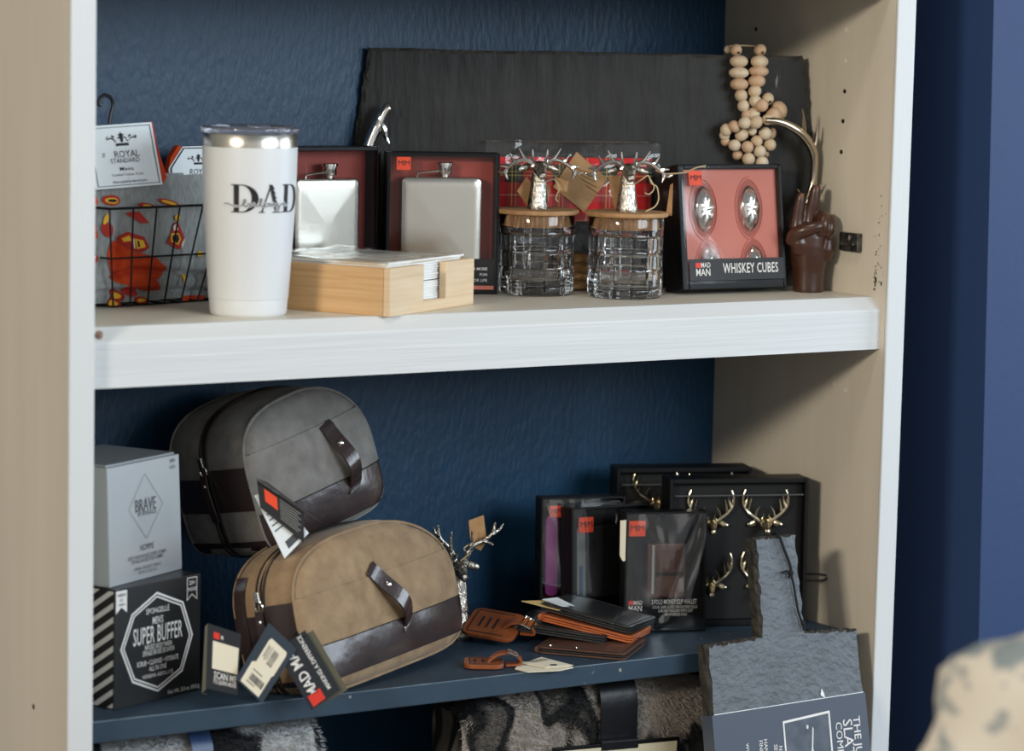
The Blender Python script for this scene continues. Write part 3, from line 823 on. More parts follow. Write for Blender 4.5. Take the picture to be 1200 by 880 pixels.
# ---------------------------------------------------------------- stag heads
def tine_r(r0, n): return [r0 * (1 - .75 * i / (n - 1)) for i in range(n)]
ANT_WIDE = dict(beam=[(.0065, 0, .040), (.0077, 0, .043), (.016, -.001, .0465), (.026, -.002, .0455), (.0365, -.004, .0405), (.045, -.006, .034), (.052, -.008, .0355)],
    tines=[[(.0074, -.001, .043), (.0085, -.003, .050), (.0092, -.004, .0565)], [(.0155, -.001, .0465), (.020, -.002, .0505), (.0255, -.003, .0575)],
           [(.028, -.002, .0448), (.0325, -.002, .047), (.0365, -.003, .0525)], [(.038, -.004, .0395), (.043, -.004, .0405), (.0485, -.005, .0405)], [(.042, -.005, .0365), (.0415, -.006, .032), (.0395, -.007, .028)]])
ANT_UP = dict(r=.0023, beam=[(.0040, 0, .040), (.0110, .001, .0450), (.0190, .002, .0510), (.0245, .001, .0590), (.0250, 0, .0690), (.0225, 0, .0765)],
    tines=[[(.0110, .001, .0450), (.0095, 0, .0525), (.0060, -.001, .0580)], [(.0190, .002, .0510), (.0175, .001, .0590), (.0155, 0, .0665)], [(.0235, .001, .0570), (.0205, .001, .0650), (.0195, -.001, .0715)], [(.0060, 0, .0420), (.0035, -.004, .0470), (.0030, -.006, .0510)]])
def antlers(root, m, spec, r=.0028, s=1.0, org=(0, 0, 0), cut=0):
    r = spec.get('r', r)
    for sx in (-1, 1):
        f = lambda p: V((p[0] * sx * s * spec.get('kx', (1, 1))[sx > 0] + org[0], p[1] * s + org[1], p[2] * s + org[2]))
        b = MB()
        bp = smooth_path([f(p) for p in spec['beam']], 4)
        b.tube(bp, [r * s * (1.15 - .75 * i / (len(bp) - 1)) for i in range(len(bp))], 8)
        for tn in spec['tines']:
            tpth = smooth_path([f(p) for p in tn], 4)
            b.tube(tpth, tine_r(r * s * .85, len(tpth)), 7)
        b.build('antler', m, root, True)
def stag(root, m, am, spec, s=1.0, org=(0, 0, 0), neck=True, yaw=0, name='stag_head', pit=0):
    """neck rising from org, head looking to -y"""
    o = V(org)
    RM = Matrix.Translation(o) @ Matrix.Rotation(R(yaw), 4, 'Z')
    RM3 = RM @ Matrix.Translation((0, 0, .036 * s)) @ Matrix.Rotation(R(pit), 4, 'X') @ Matrix.Translation((0, 0, -.036 * s))
    b = MB()
    if neck:
        n_ = MB().lathe([(0, 0), (.0100 * s, 0), (.0102 * s, .003 * s), (.0094 * s, .006 * s), (.0082 * s, .018 * s), (.0068 * s, .028 * s), (.0060 * s, .034 * s), (0, .038 * s)], 22, fr=lambda a, z: 1 + .05 * sin(9 * a + z * 900 / s) + .03 * sin(5 * a - z * 1400 / s))
        b.add([RM @ V(p) for p in n_.v], n_.f)
    hp = [(0, .0075, .0345), (0, .005, .0385), (0, 0, .0395), (0, -.005, .0375), (0, -.0095, .0345), (0, -.0135, .0322), (0, -.0160, .0312), (0, -.0172, .0310)]
    hr = [.0015, .0058, .0068, .0064, .0050, .0038, .0034, .0018]
    pth = smooth_path([V(p) * s for p in hp], 3)
    rad = []
    for i in range(len(hr) - 1): rad += [s * (hr[i] + (hr[i + 1] - hr[i]) * j / 3) for j in range(3)]
    rad.append(s * hr[-1])
    h_ = MB().tube(pth, rad, 14, flat=.92)
    for sx in (-1, 1):
        h_.ball((sx * .0052 * s, -.0055 * s, .0395 * s), (.0013 * s,) * 3, 8, 6)                # eye
        h_.ball((sx * .0052 * s, -.0065 * s, .0410 * s), (.0014 * s, .0028 * s, .0009 * s), 8, 6)   # brow
        h_.ball((sx * .0017 * s, -.0170 * s, .0318 * s), (.0012 * s,) * 3, 8, 6)                # nostril
        ear = Matrix.Rotation(R(sx * 18), 4, 'Y') @ Matrix.Rotation(R(-sx * 22), 4, 'Z')
        h_.ball((sx * .0125 * s, .0028 * s, .0390 * s), (.0078 * s, .0016 * s, .0036 * s), 12, 8, ear)
    h_.ball((0, -.0135 * s, .0298 * s), (.0028 * s, .0036 * s, .0014 * s), 10, 6)
    b.add([RM3 @ V(p) for p in h_.v], h_.f)
    o_ = b.build(name, m, root, True)
    sub = dict(r=spec.get('r', .0028), kx=spec.get('kx', (1, 1)), beam=[tuple((Matrix.Rotation(0, 4, 'Z') @ V(p))) for p in spec['beam']], tines=spec['tines'])
    before = set(x.name for x in o_.children)
    antlers(o_, am, sub, s=s)
    for c in o_.children: c.matrix_local = RM3
    return o_

# ---------------------------------------------------------------- two cut glass jars with cork lids and stag handles
GLASS = mat('cut_glass', (255, 255, 255), .02, trans=1, ior=1.46)
CORK = mat('cork', (180, 140, 98), .75, var=(152, 112, 72), vscale=120, bump=.4, bscale=220)
def jar_r(a, z):
    nc, row = 12, .0185
    ga = abs(sin(nc * a / 2))
    gz = abs(sin(pi * (z - .010) / row)) if .010 < z < .066 else (1 if z >= .066 else .6)
    if z >= .066 or z < .004: return 1
    return 1 - .055 * (1 - min(1, ga * 3.2)) - .055 * (1 - min(1, gz * 3.2))
def jar(label, M, s, tagspec):
    j = thing('stag_jar', label, 'jar', M, 'cut glass stag jars')
    b = MB()
    prof_ = [(.034, 0), (.0375, .0012), (.0385, .004)] + [(.0395, .0055 + .0605 * i / 44) for i in range(45)] + [(.0395, .070), (.0395, .083), (.0388, .0845), (.0372, .0845), (.0366, .083), (.0362, .066), (.0355, .030), (.034, .020), (.030, .0165), (0, .0160)]
    b.lathe([(0, .0006)] + prof_, 144, fr=jar_r)
    b.build('glass', GLASS, j, True)
    ck = MB().lathe([(0, .0845), (.0425, .0848), (.0435, .0860), (.0435, .0880), (.0425, .0893), (0, .0893)], 48).build('cork_lid', CORK, j, True)
    MB().lathe([(0, .0715), (.0352, .0715), (.0356, .0725), (.0356, .0848), (0, .0848)], 192, fr=lambda a, z: 1 + .022 * (1 if sin(48 * a) > 0 else -1) * (1 if z > .072 else 0)).build('ribbed_plug', CORK, ck)
    o = stag(j, DULL_SILVER, SILVER, dict(ANT_WIDE, kx=(.80, .80)), s=1.10, org=(0, 0, .0893))
    MB().tube([(.0066 * cos(a), .0066 * sin(a) - .001, .0893 + .0285) for a in [2 * pi * i / 16 for i in range(17)]], .0008, 6).build('twine_collar', TWINE, j)
    for pts, lab in tagspec:
        k = MB().plate(pts, (0, -1, 0), .0008).build('kraft_tag', KRAFT, j)
        if lab: k['label'] = lab
    return j
e = .0893
j1 = jar('left cut glass jar with silver stag lid, kraft tags on both sides of the neck', frame(.5800, .1725, 0, -20), 1,
    [([(-.021, .008, e + .018), (-.010, .012, e + .033), (-.002, .014, e + .022), (-.008, .013, e + .001)], None), ([(.008, .010, e + .026), (.016, .012, e + .024), (.013, .012, e + .002), (.005, .011, e + .001)], None),
     ([(.018, .004, e + .034), (.033, .002, e + .029), (.031, .002, e + .018), (.020, .003, e + .021)], None)])
MB().tube(smooth_path([(.007, 0, e + .028), (.016, -.003, e + .031), (.021, -.005, e + .022), (.018, -.004, e + .012), (.020, -.006, e + .008)], 5), .0007, 6).build('twine_tail', TWINE, j1)
j2 = jar('right cut glass jar with silver stag head on cork lid and looping twine tail', frame(.6525, .1140, 0, -24), 1,
    [([(-.0195, .006, e + .036), (-.006, .010, e + .037), (-.004, .010, e + .002), (-.012, .009, e + .003)], None), ([(.046, .004, e + .028), (.0485, .002, e + .030), (.0475, -.002, e - .004), (.042, .002, e - .003)], 'kraft tag turned edge on at the right of the jar')])
MB().tube(smooth_path([(.007, -.002, e + .029), (.014, -.006, e + .034), (.020, -.008, e + .038), (.024, -.007, e + .030), (.030, -.006, e + .026), (.032, -.006, e + .014), (.028, -.008, e + .006), (.018, -.010, e + .001)], 6), .0008, 6).build('twine_loop', TWINE, j2)
MB().tube(smooth_path([(.020, -.008, e + .038), (.027, -.006, e + .026), (.022, -.008, e + .019), (.017, -.008, e + .020)], 6), .0007, 6).build('twine_loop', TWINE, j2)
MB().tube(smooth_path([(.030, .004, e + .043), (.038, 0, e + .040), (.046, -.002, e + .040), (.060, -.006, e + .042), (.070, -.010, e + .047), (.080, -.012, e + .0495)], 6), .0008, 6).build('twine_tail', TWINE, j2)

# ---------------------------------------------------------------- whiskey cube gift box
wb = thing('steel_cube_gift_box', 'black and coral gift box of four polished steel whiskey cubes on the upper shelf', 'gift box', frame(.7215, .1060, .0055, -3, 8.2))
w, h, d = .1325, .1330, .036
pts = rrect(0, 0, w, h, .003, 3)
MB().box(0, w, .012, d, 0, h).build('tray_back', BLACK_CARD, wb, bevel=.0015)
for nm, bx in (('tray_side', (0, .008, 0, .0125, 0, h)), ('tray_side', (w - .004, w, 0, .0125, 0, h)), ('tray_top', (.008, w - .004, 0, .0125, h - .005, h)), ('tray_bottom', (.008, w - .004, 0, .0125, 0, .010))):
    MB().box(*bx).build(nm, BLACK_CARD, wb, bevel=.0012)
INS = mat('coral_foam', (214, 124, 104), .5, var=(204, 112, 92), vscale=10)
ins = MB().box(.008, w - .004, .0075, .012, .010, h - .005).build('coral_insert', INS, wb)
cz_ = ((.0345, .0860), (.0925, .0860), (.0385, .0215), (.0960, .0215))
for cx, cz in cz_:
    lens = lambda k, y, z0=cz, x0=cx: [(x0 + .0135 * k * sin(t) * (abs(sin(t)) ** .15), y, max(.0106, z0 + .0255 * k * cos(t))) for t in [2 * pi * i / 28 for i in range(28)]]
    n = 28
    rows = [lens(1.34, .0074), lens(1.31, .0062), lens(1.25, .0062), lens(1.22, .0074)]
    MB().add([p for r in rows for p in r], [(j * n + i, j * n + (i + 1) % n, (j + 1) * n + (i + 1) % n, (j + 1) * n + i) for j in range(3) for i in range(n)]).build('moulded_ridge', INS, ins, True)
    shapes([[(p[0], p[2]) for p in lens(1.20, 0)]], mat('coral_recess_shade', (168, 78, 60), .5), ins, 'recess_shade', .0072)  # flat patch, the shade of the cavity is put into its darker coral
    b = MB()
    rows = [lens(k, .0072 - .0085 * math.sqrt(max(0, 1 - k * k))) for k in (1, .96, .88, .76, .62, .46, .3, .14)]
    rows = [[(x, y - .001 * (1 if int(i / 2) % 2 else 0) * k, z) for i, (x, y, z) in enumerate(r)] for k, r in zip((0, .3, .6, .8, 1, 1, .6, .2), rows)]
    b.add([p for r in rows for p in r], [(j * n + i, j * n + (i + 1) % n, (j + 1) * n + (i + 1) % n, (j + 1) * n + i) for j in range(7) for i in range(n)] + [tuple(7 * n + i for i in range(n))])
    b.build('steel_cube', SILVER, wb, True)
ls = MB().prism(rrect(.0085, .0012 + .0085, w - .0045, .0325, .0003, 1), -.0016, -.0010).build('label_strip', mat('strip_black', (30, 29, 31), .5), wb)
madman(wb, .0250, .0222, .0175, -.0019)
letters([('WHISKEY CUBES', .0855, .0215, .0150, dict(bold=.035, xs=.60, space=1.06))], WHITE_INK, wb, -.0019)
badge(wb, .0125, .1105, .0165, -.0019)
MB().grid(lambda u, v: V((.004 + (w - .006) * u, -.0006 + .0003 * sin(9 * u) * sin(7 * v), .006 + (h - .009) * v)), 10, 10).build('clear_window', film_mat('window_film', .03, (5, 5, 5), .08), wb, True)

# ---------------------------------------------------------------- wooden bead garland over the slate board
WOOD = [mat('bead_wood_' + n_, c_, .6, var=v_, vscale=160, stretch=(1, 1, .25), contrast=(.35, .75)) for n_, c_, v_ in (('pale', (216, 198, 172), (202, 180, 150)), ('warm', (204, 172, 140), (188, 152, 118)), ('mid', (210, 188, 158), (194, 168, 134)))]
bg_ = thing('bead_garland', 'pale wooden bead garland draped over the right end of the slate board and knotted', 'bead garland', Matrix.Translation((.845, .1503, .1373)))
bead_hole = mat('bead_hole', (60, 44, 32), .9)
BEADS = [(-0.0263, 0.0223, 0.1205, 0.0042, 0.0042), (-0.0234, 0.0107, 0.1203, 0.0064, 0.0064), (-0.0233, 0.0054, 0.1083, 0.0100, 0.0067), (-0.0229, 0.0053, 0.0960, 0.0109, 0.0063), (-0.0221, 0.0050, 0.0838, 0.0100, 0.0067), (-0.0197, 0.0042, 0.0717, 0.0070, 0.0067), (-0.0169, 0.0032, 0.0606, 0.0067, 0.0064), (0.0023, 0.0020, 0.1208, 0.0067, 0.0064), (-0.0013, -0.0021, 0.1084, 0.0097, 0.0070), (-0.0018, -0.0019, 0.0980, 0.0109, 0.0064), (-0.0041, -0.0022, 0.0875, 0.0095, 0.0070), (-0.0065, -0.0024, 0.0767, 0.0072, 0.0067), (-0.0066, -0.0045, 0.0659, 0.0070, 0.0064), (-0.0036, -0.0119, 0.0617, 0.0070, 0.0070), (0.0094, -0.0047, 0.0685, 0.0070, 0.0064), (0.0205, -0.0106, 0.0562, 0.0092, 0.0104), (0.0105, -0.0146, 0.0505, 0.0087, 0.0097), (0.0003, -0.0185, 0.0470, 0.0060, 0.0070), (-0.0074, -0.0021, 0.0520, 0.0080, 0.0067), (-0.0128, 0.0018, 0.0506, 0.0060, 0.0064), (-0.0126, -0.0151, 0.0438, 0.0067, 0.0075), (-0.0237, -0.0092, 0.0428, 0.0067, 0.0070), (-0.0311, -0.0004, 0.0386, 0.0063, 0.0070), (-0.0365, 0.0067, 0.0346, 0.0064, 0.0070), (-0.0349, 0.0114, 0.0285, 0.0057, 0.0057), (-0.0332, 0.0119, 0.0218, 0.0050, 0.0050), (-0.0198, 0.0010, 0.0295, 0.0075, 0.0064), (-0.0275, 0.0026, 0.0181, 0.0067, 0.0064), (-0.0168, -0.0063, 0.0168, 0.0067, 0.0064), (-0.0039, -0.0054, 0.0230, 0.0064, 0.0064), (0.0029, -0.0109, 0.0316, 0.0070, 0.0070), (0.0145, -0.0075, 0.0315, 0.0047, 0.0064), (0.0108, -0.0094, 0.0193, 0.0070, 0.0067), (-0.0034, -0.0109, 0.0123, 0.0067, 0.0067), (-0.0214, 0.0047, 0.0076, 0.0059, 0.0054), (-0.0147, -0.0060, 0.0037, 0.0070, 0.0070), (-0.0001, -0.0110, 0.0002, 0.0070, 0.0070), (0.0091, -0.0046, 0.0090, 0.0034, 0.0042), (-0.0077, 0.0001, -0.0047, 0.0064, 0.0044), (-0.0079, -0.0009, 0.0341, 0.0057, 0.0054)]
for i, (x, y, z, rx, rz) in enumerate(BEADS):
    b = MB().ball((0, 0, 0), (rx, rx if rx / rz < 1.25 else rx, rz), 18, 12)
    flat = rx / rz > 1.25
    rot = Matrix.Rotation(R(0 if flat else (i * 47) % 180), 4, 'Y') @ Matrix.Rotation(R(-30), 4, 'Z')
    o = b.build('bead', WOOD[(i * 7) % 3 if i not in (9, 15) else 1], bg_, True, M=Matrix.Translation((x, y, z)) @ rot)
    if i in (1, 7, 14):
        MB().lathe([(.0016, 0), (.0016, .0006)], 10).build('bead_hole', bead_hole, o, M=Matrix.Translation((x - .0012, y - rx * .93, z - .003)) @ Matrix.Rotation(R(75), 4, 'X'))
cord = smooth_path([BEADS[i][:3] for i in (6, 5, 4, 3, 2, 1)] + [(BEADS[1][0], BEADS[1][1] + .012, BEADS[1][2] + .004), (BEADS[7][0], BEADS[7][1] + .012, BEADS[7][2] + .004)] + [BEADS[i][:3] for i in (7, 8, 9, 10, 11, 12)], 3)
MB().tube(cord, .0008, 6).build('cord', TWINE, bg_, True)

# ---------------------------------------------------------------- carved hand and silver antler
HAND_M = mat('dark_carved_wood', (76, 44, 30), .34, var=(50, 29, 21), vscale=14, stretch=(1, 1, .4), bump=.12, bscale=160, coat=.25)
hd = thing('carved_hand', 'dark brown carved wooden hand with two raised fingers beside the right panel', 'hand ornament', frame(.8800, .0965, 0, -30))
def hx(X, Z_): return ((X - 212) / 5650, (807 - Z_) / 5650)
b = MB()
def ht(pts, rad, n=14, flat=1):
    b.tube(smooth_path([(hx(X, Z_)[0], y, hx(X, Z_)[1]) for X, Z_, y in pts], 4), [r_ for i in range(len(rad) - 1) for r_ in [rad[i] + (rad[i + 1] - rad[i]) * j / 4 for j in range(4)]] + [rad[-1]], n, flat)
b.lathe([(0, 0), (.0160, 0), (.0165, .002), (.0168, .014), (.0172, .022), (.019, .030), (.0205, .040), (.0215, .050), (.0215, .060), (.019, .068), (.012, .074), (0, .076)], 28, fr=lambda a, z: 1 - .18 * abs(sin(a)))
ht([(150, 560, -.006), (140, 500, -.009), (130, 440, -.008)], [.010, .0095, .006])        # ball of the thumb
ht([(300, 600, -.002), (312, 540, -.004), (315, 480, -.004)], [.008, .0095, .007])        # heel of the hand
ht([(130, 430, .002), (134, 370, .002), (140, 300, .001), (147, 240, 0), (150, 205, -.001)], [.0088, .0076, .0066, .0056, .0040])   # first raised finger
ht([(205, 420, .003), (215, 340, .003), (228, 260, .001), (236, 190, 0), (240, 155, -.001)], [.0092, .0082, .0070, .0060, .0042])   # second raised finger
ht([(268, 440, .004), (276, 365, .001), (281, 342, -.006), (280, 365, -.0135), (276, 410, -.0155), (268, 450, -.013)], [.008, .0075, .0068, .0064, .0062, .0055])   # folded ring finger
ht([(318, 450, .004), (322, 385, .001), (325, 362, -.005), (324, 385, -.011), (318, 425, -.013), (308, 455, -.011)], [.0075, .0068, .0062, .0058, .0056, .005])   # folded little finger
ht([(105, 500, -.006), (112, 455, -.012), (155, 428, -.0175), (215, 408, -.0195), (255, 395, -.0190), (268, 388, -.018)], [.0085, .0080, .0072, .0066, .0058, .0040])   # thumb across the palm
me_o = b.build('carving', HAND_M, hd)
rm = me_o.modifiers.new('remesh', 'REMESH'); rm.mode = 'VOXEL'; rm.voxel_size = .00085; rm.use_smooth_shade = True
sm = me_o.modifiers.new('smooth', 'SMOOTH'); sm.factor = .5; sm.iterations = 5
for X, Z_ in ((150, 207), (240, 160)):
    x, z = hx(X, Z_)
    MB().ball((x, -.0042, z - .003), (.0026, .0012, .0036), 10, 8).build('finger_nail', mat('nail_wood', (112, 68, 48), .4), hd, True)
ar = thing('antler_ornament', 'curved silver antler rising behind the carved hand beside the right panel', 'antler ornament', Matrix.Translation((.8863, .1180, .0833)))
AR_M = mat('warm_silver', (206, 192, 170), .2, 1)
beam = smooth_path([(x - .8863, y - .118, z - .0833) for x, y, z in ((.8390, .128, .1835), (.8520, .124, .1826), (.8638, .121, .1787), (.8770, .118, .1715), (.8875, .117, .1625), (.8965, .117, .1500), (.8990, .117, .1380), (.8985, .118, .1180), (.8925, .119, .0999), (.8855, .120, .0833), (.882, .118, .052), (.884, .122, .020), (.886, .122, 0))], 4)
nb_ = len(beam)
MB().tube(beam, [.0030 + .0022 * sin(pi * min(1, i / (nb_ * .62))) for i in range(nb_)], 10).build('main_beam', AR_M, ar, True)
for tpts in ([(.8835, .1175, .166), (.8810, .115, .178), (.8775, .112, .188), (.8740, .110, .1965)], [(.8950, .1175, .152), (.8985, .116, .160), (.8990, .115, .170), (.8985, .114, .1785)], [(.8940, .1170, .104), (.899, .113, .110), (.9045, .109, .1165)], [(.8870, .1180, .092), (.8790, .114, .1030), (.8725, .112, .1100)]):
    tp_ = smooth_path([(x - .8863, y - .118, z - .0833) for x, y, z in tpts], 4)
    MB().tube(tp_, tine_r(.0030, len(tp_)), 8).build('tine', AR_M, ar, True)
# ================================================================ LOWER SHELF
# ---------------------------------------------------------------- two boxed soaps at the left
BUF_M = mat('black_carton', (26, 27, 28), .45)
bu = thing('soap_box', 'black carton with striped side and white eight sided frame under the silver carton', 'soap box', frame(.0459, .0541, ZL, 20.5))
w, h, d = .1165, .1144, .100
MB().box(0, w, 0, d, 0, h).build('carton', BUF_M, bu, bevel=.0006)
OCT = [(.056, .1049), (.0921, .0905), (.1058, .0565), (.0919, .0227), (.0581, .0081), (.0236, .0223), (.0074, .0562), (.0223, .0882)]
oc = (.0572, .0565)
def octring(k0, k1):
    f = lambda p, k: (oc[0] + (p[0] - oc[0]) * k, oc[1] + (p[1] - oc[1]) * k)
    return [[f(OCT[i], k0), f(OCT[(i + 1) % 8], k0), f(OCT[(i + 1) % 8], k1), f(OCT[i], k1)] for i in range(8)]
shapes(octring(1, .955) + octring(.925, .89), WHITE_INK, bu, 'printed_frame')
letters([('SPONGELLÉ', .0572, .0872, .0075, dict(bold=.01, xs=.8)), ('MEN\'S', .0573, .0775, .0100, dict(bold=.02, xs=.55)), ('SUPER BUFFER', .0575, .0640, .0235, dict(bold=.025, xs=.43, space=1.04)),
         ('INFUSED BODY WASH', .0585, .0528, .0070, dict(bold=.02, xs=.52)), ('ÉPONGE INFUSÉE DE SAVON', .0588, .0472, .0070, dict(bold=.02, xs=.47)),
         ('SCRUB • CLEANSE • HYDRATE', .0578, .0380, .0068, dict(bold=.025, xs=.62)), ('ALL IN ONE', .0579, .0318, .0068, dict(bold=.025, xs=.65)), ('VERBENA ABSOLUTE', .0579, .0250, .0052, dict(bold=.01, xs=.8, space=1.1)),
         ('Net Wt. 3.0 oz. 85.0 g', .0935, .0050, .0056, dict(bold=.02, xs=.85))], WHITE_INK, bu)
rib = shapes([[(.0015, .1125), (.0160, .1125), (.0160, .0910), (.00875, .0965), (.0015, .0910)]], WHITE_INK, bu, 'printed_ribbon')
letters([('NEW', .0088, .1082, .0044, dict(bold=.03)), ('SET', .0088, .1035, .0030, dict(bold=.02)), ('STRIPES', .0088, .0990, .0034, dict(xs=.75))], BLACK_INK, rib, -.0006)
o_ = [(.0970, .1125), (.1110, .1125), (.1110, .0900), (.1040, .0955), (.0970, .0900)]
i_ = [(.0978, .1117), (.1102, .1117), (.1102, .0915), (.1040, .0965), (.0978, .0915)]
rib2 = shapes([[o_[k], o_[(k + 1) % 5], i_[(k + 1) % 5], i_[k]] for k in range(5)], WHITE_INK, bu, 'printed_ribbon')
letters([('20+', .1040, .1070, .0055, dict(bold=.04)), ('WASHES', .1040, .1008, .0050, dict(bold=.03, xs=.62))], WHITE_INK, rib2, -.0004)
st = MB()
def side_pt(b_, c): return (-.0004, b_, c)
for k in range(-4, 11):
    c0, c1 = .002 + k * .0137, .002 + k * .0137 + .0058
    # diagonal bars clipped to the side panel, front edge (b = 0) is the high end
    poly = [(.0012, c0 + .04), (.0012, c1 + .04), (.098, c1 + .04 - .063), (.098, c0 + .04 - .063)]
    def cl(p, f):
        out = []
        for i in range(len(p)):
            a, b_ = p[i], p[(i + 1) % len(p)]
            fa, fb = f(a), f(b_)
            if fa >= 0: out.append(a)
            if (fa >= 0) != (fb >= 0):
                t_ = fa / (fa - fb)
                out.append((a[0] + (b_[0] - a[0]) * t_, a[1] + (b_[1] - a[1]) * t_))
        return out
    poly = cl(cl(poly, lambda p: p[1] - .0015), lambda p: .1125 - p[1])
    if len(poly) > 2: st.add([side_pt(*p) for p in poly], [tuple(range(len(poly)))])
sp_ = st.build('printed_stripes', WHITE_INK, bu)
tag(sp_, 'white diagonal stripes on the side')
BR_M = mat('silver_carton', (190, 195, 198), .30, .5, bump=.03, bscale=300)
br = thing('soap_box', 'silver grey carton standing on top of the black striped carton', 'soap box', frame(.0455, .0642, ZL + .1146, 29.6, 0))
w, h, d = .1185, .1127, .092
MB().add([(.0, 0, 0), (w, 0, 0), (w, d, 0), (0, d, 0), (-.003, .002, h), (w - .0045, .002, h), (w - .0045, d + .002, h), (-.003, d + .002, h)],
         [(0, 3, 2, 1), (4, 5, 6, 7), (0, 1, 5, 4), (1, 2, 6, 5), (2, 3, 7, 6), (3, 0, 4, 7)]).build('carton', BR_M, br, bevel=.0005)
tag(MB().box(.001, w - .006, .006, d, h - .0002, h + .002).build('lid_flap', BR_M, br, bevel=.0012), 'slightly bulging top flap')
fb_ = lambda a, c: (a - .004 * c / h, -.0005 + .002 * c / h, c)
DK_INK = mat('pewter_ink', (84, 88, 92), .4)
letters([('BRAVE', .0606, .0705, .0175, dict(bold=.008, xs=.68)), ('BY SPONGELLÉ', .0628, .0628, .0055, dict(bold=.015, xs=.8)), ('HOMME', .0608, .0302, .0088, dict(xs=.72, shear=.12)),
         ('BODY WASH INFUSED BUFFER FOR MEN', .0612, .0222, .0052, dict(bold=.01, xs=.66)), ('ÉPONGE INFUSÉE POUR HOMMES', .0615, .0182, .0052, dict(bold=.01, xs=.66)),
         ('CLEANSE • EXFOLIATE • HYDRATE', .0608, .0110, .0044, dict(xs=.66)), ('NET WT. 2.0 OZ. 57 G', .0608, .0070, .0044, dict(xs=.7)), ('14+', .1064, .1075, .0065, dict(bold=.02)), ('USES', .1064, .1015, .0045, {})], DK_INK, br, fn=fb_)
emb = mat('embossed_silver', (188, 190, 190), .2, .6)
dia = []
for r_ in (.034, .0335):
    pass
p_ = [(.0606, .1010), (.0890, .0690), (.0606, .0380), (.0330, .0690)]
q_ = [(.0606, .1002), (.0883, .0690), (.0606, .0388), (.0337, .0690)]
shapes([[p_[k], p_[(k + 1) % 4], q_[(k + 1) % 4], q_[k]] for k in range(4)], emb, br, 'embossed_diamond', fn=fb_)

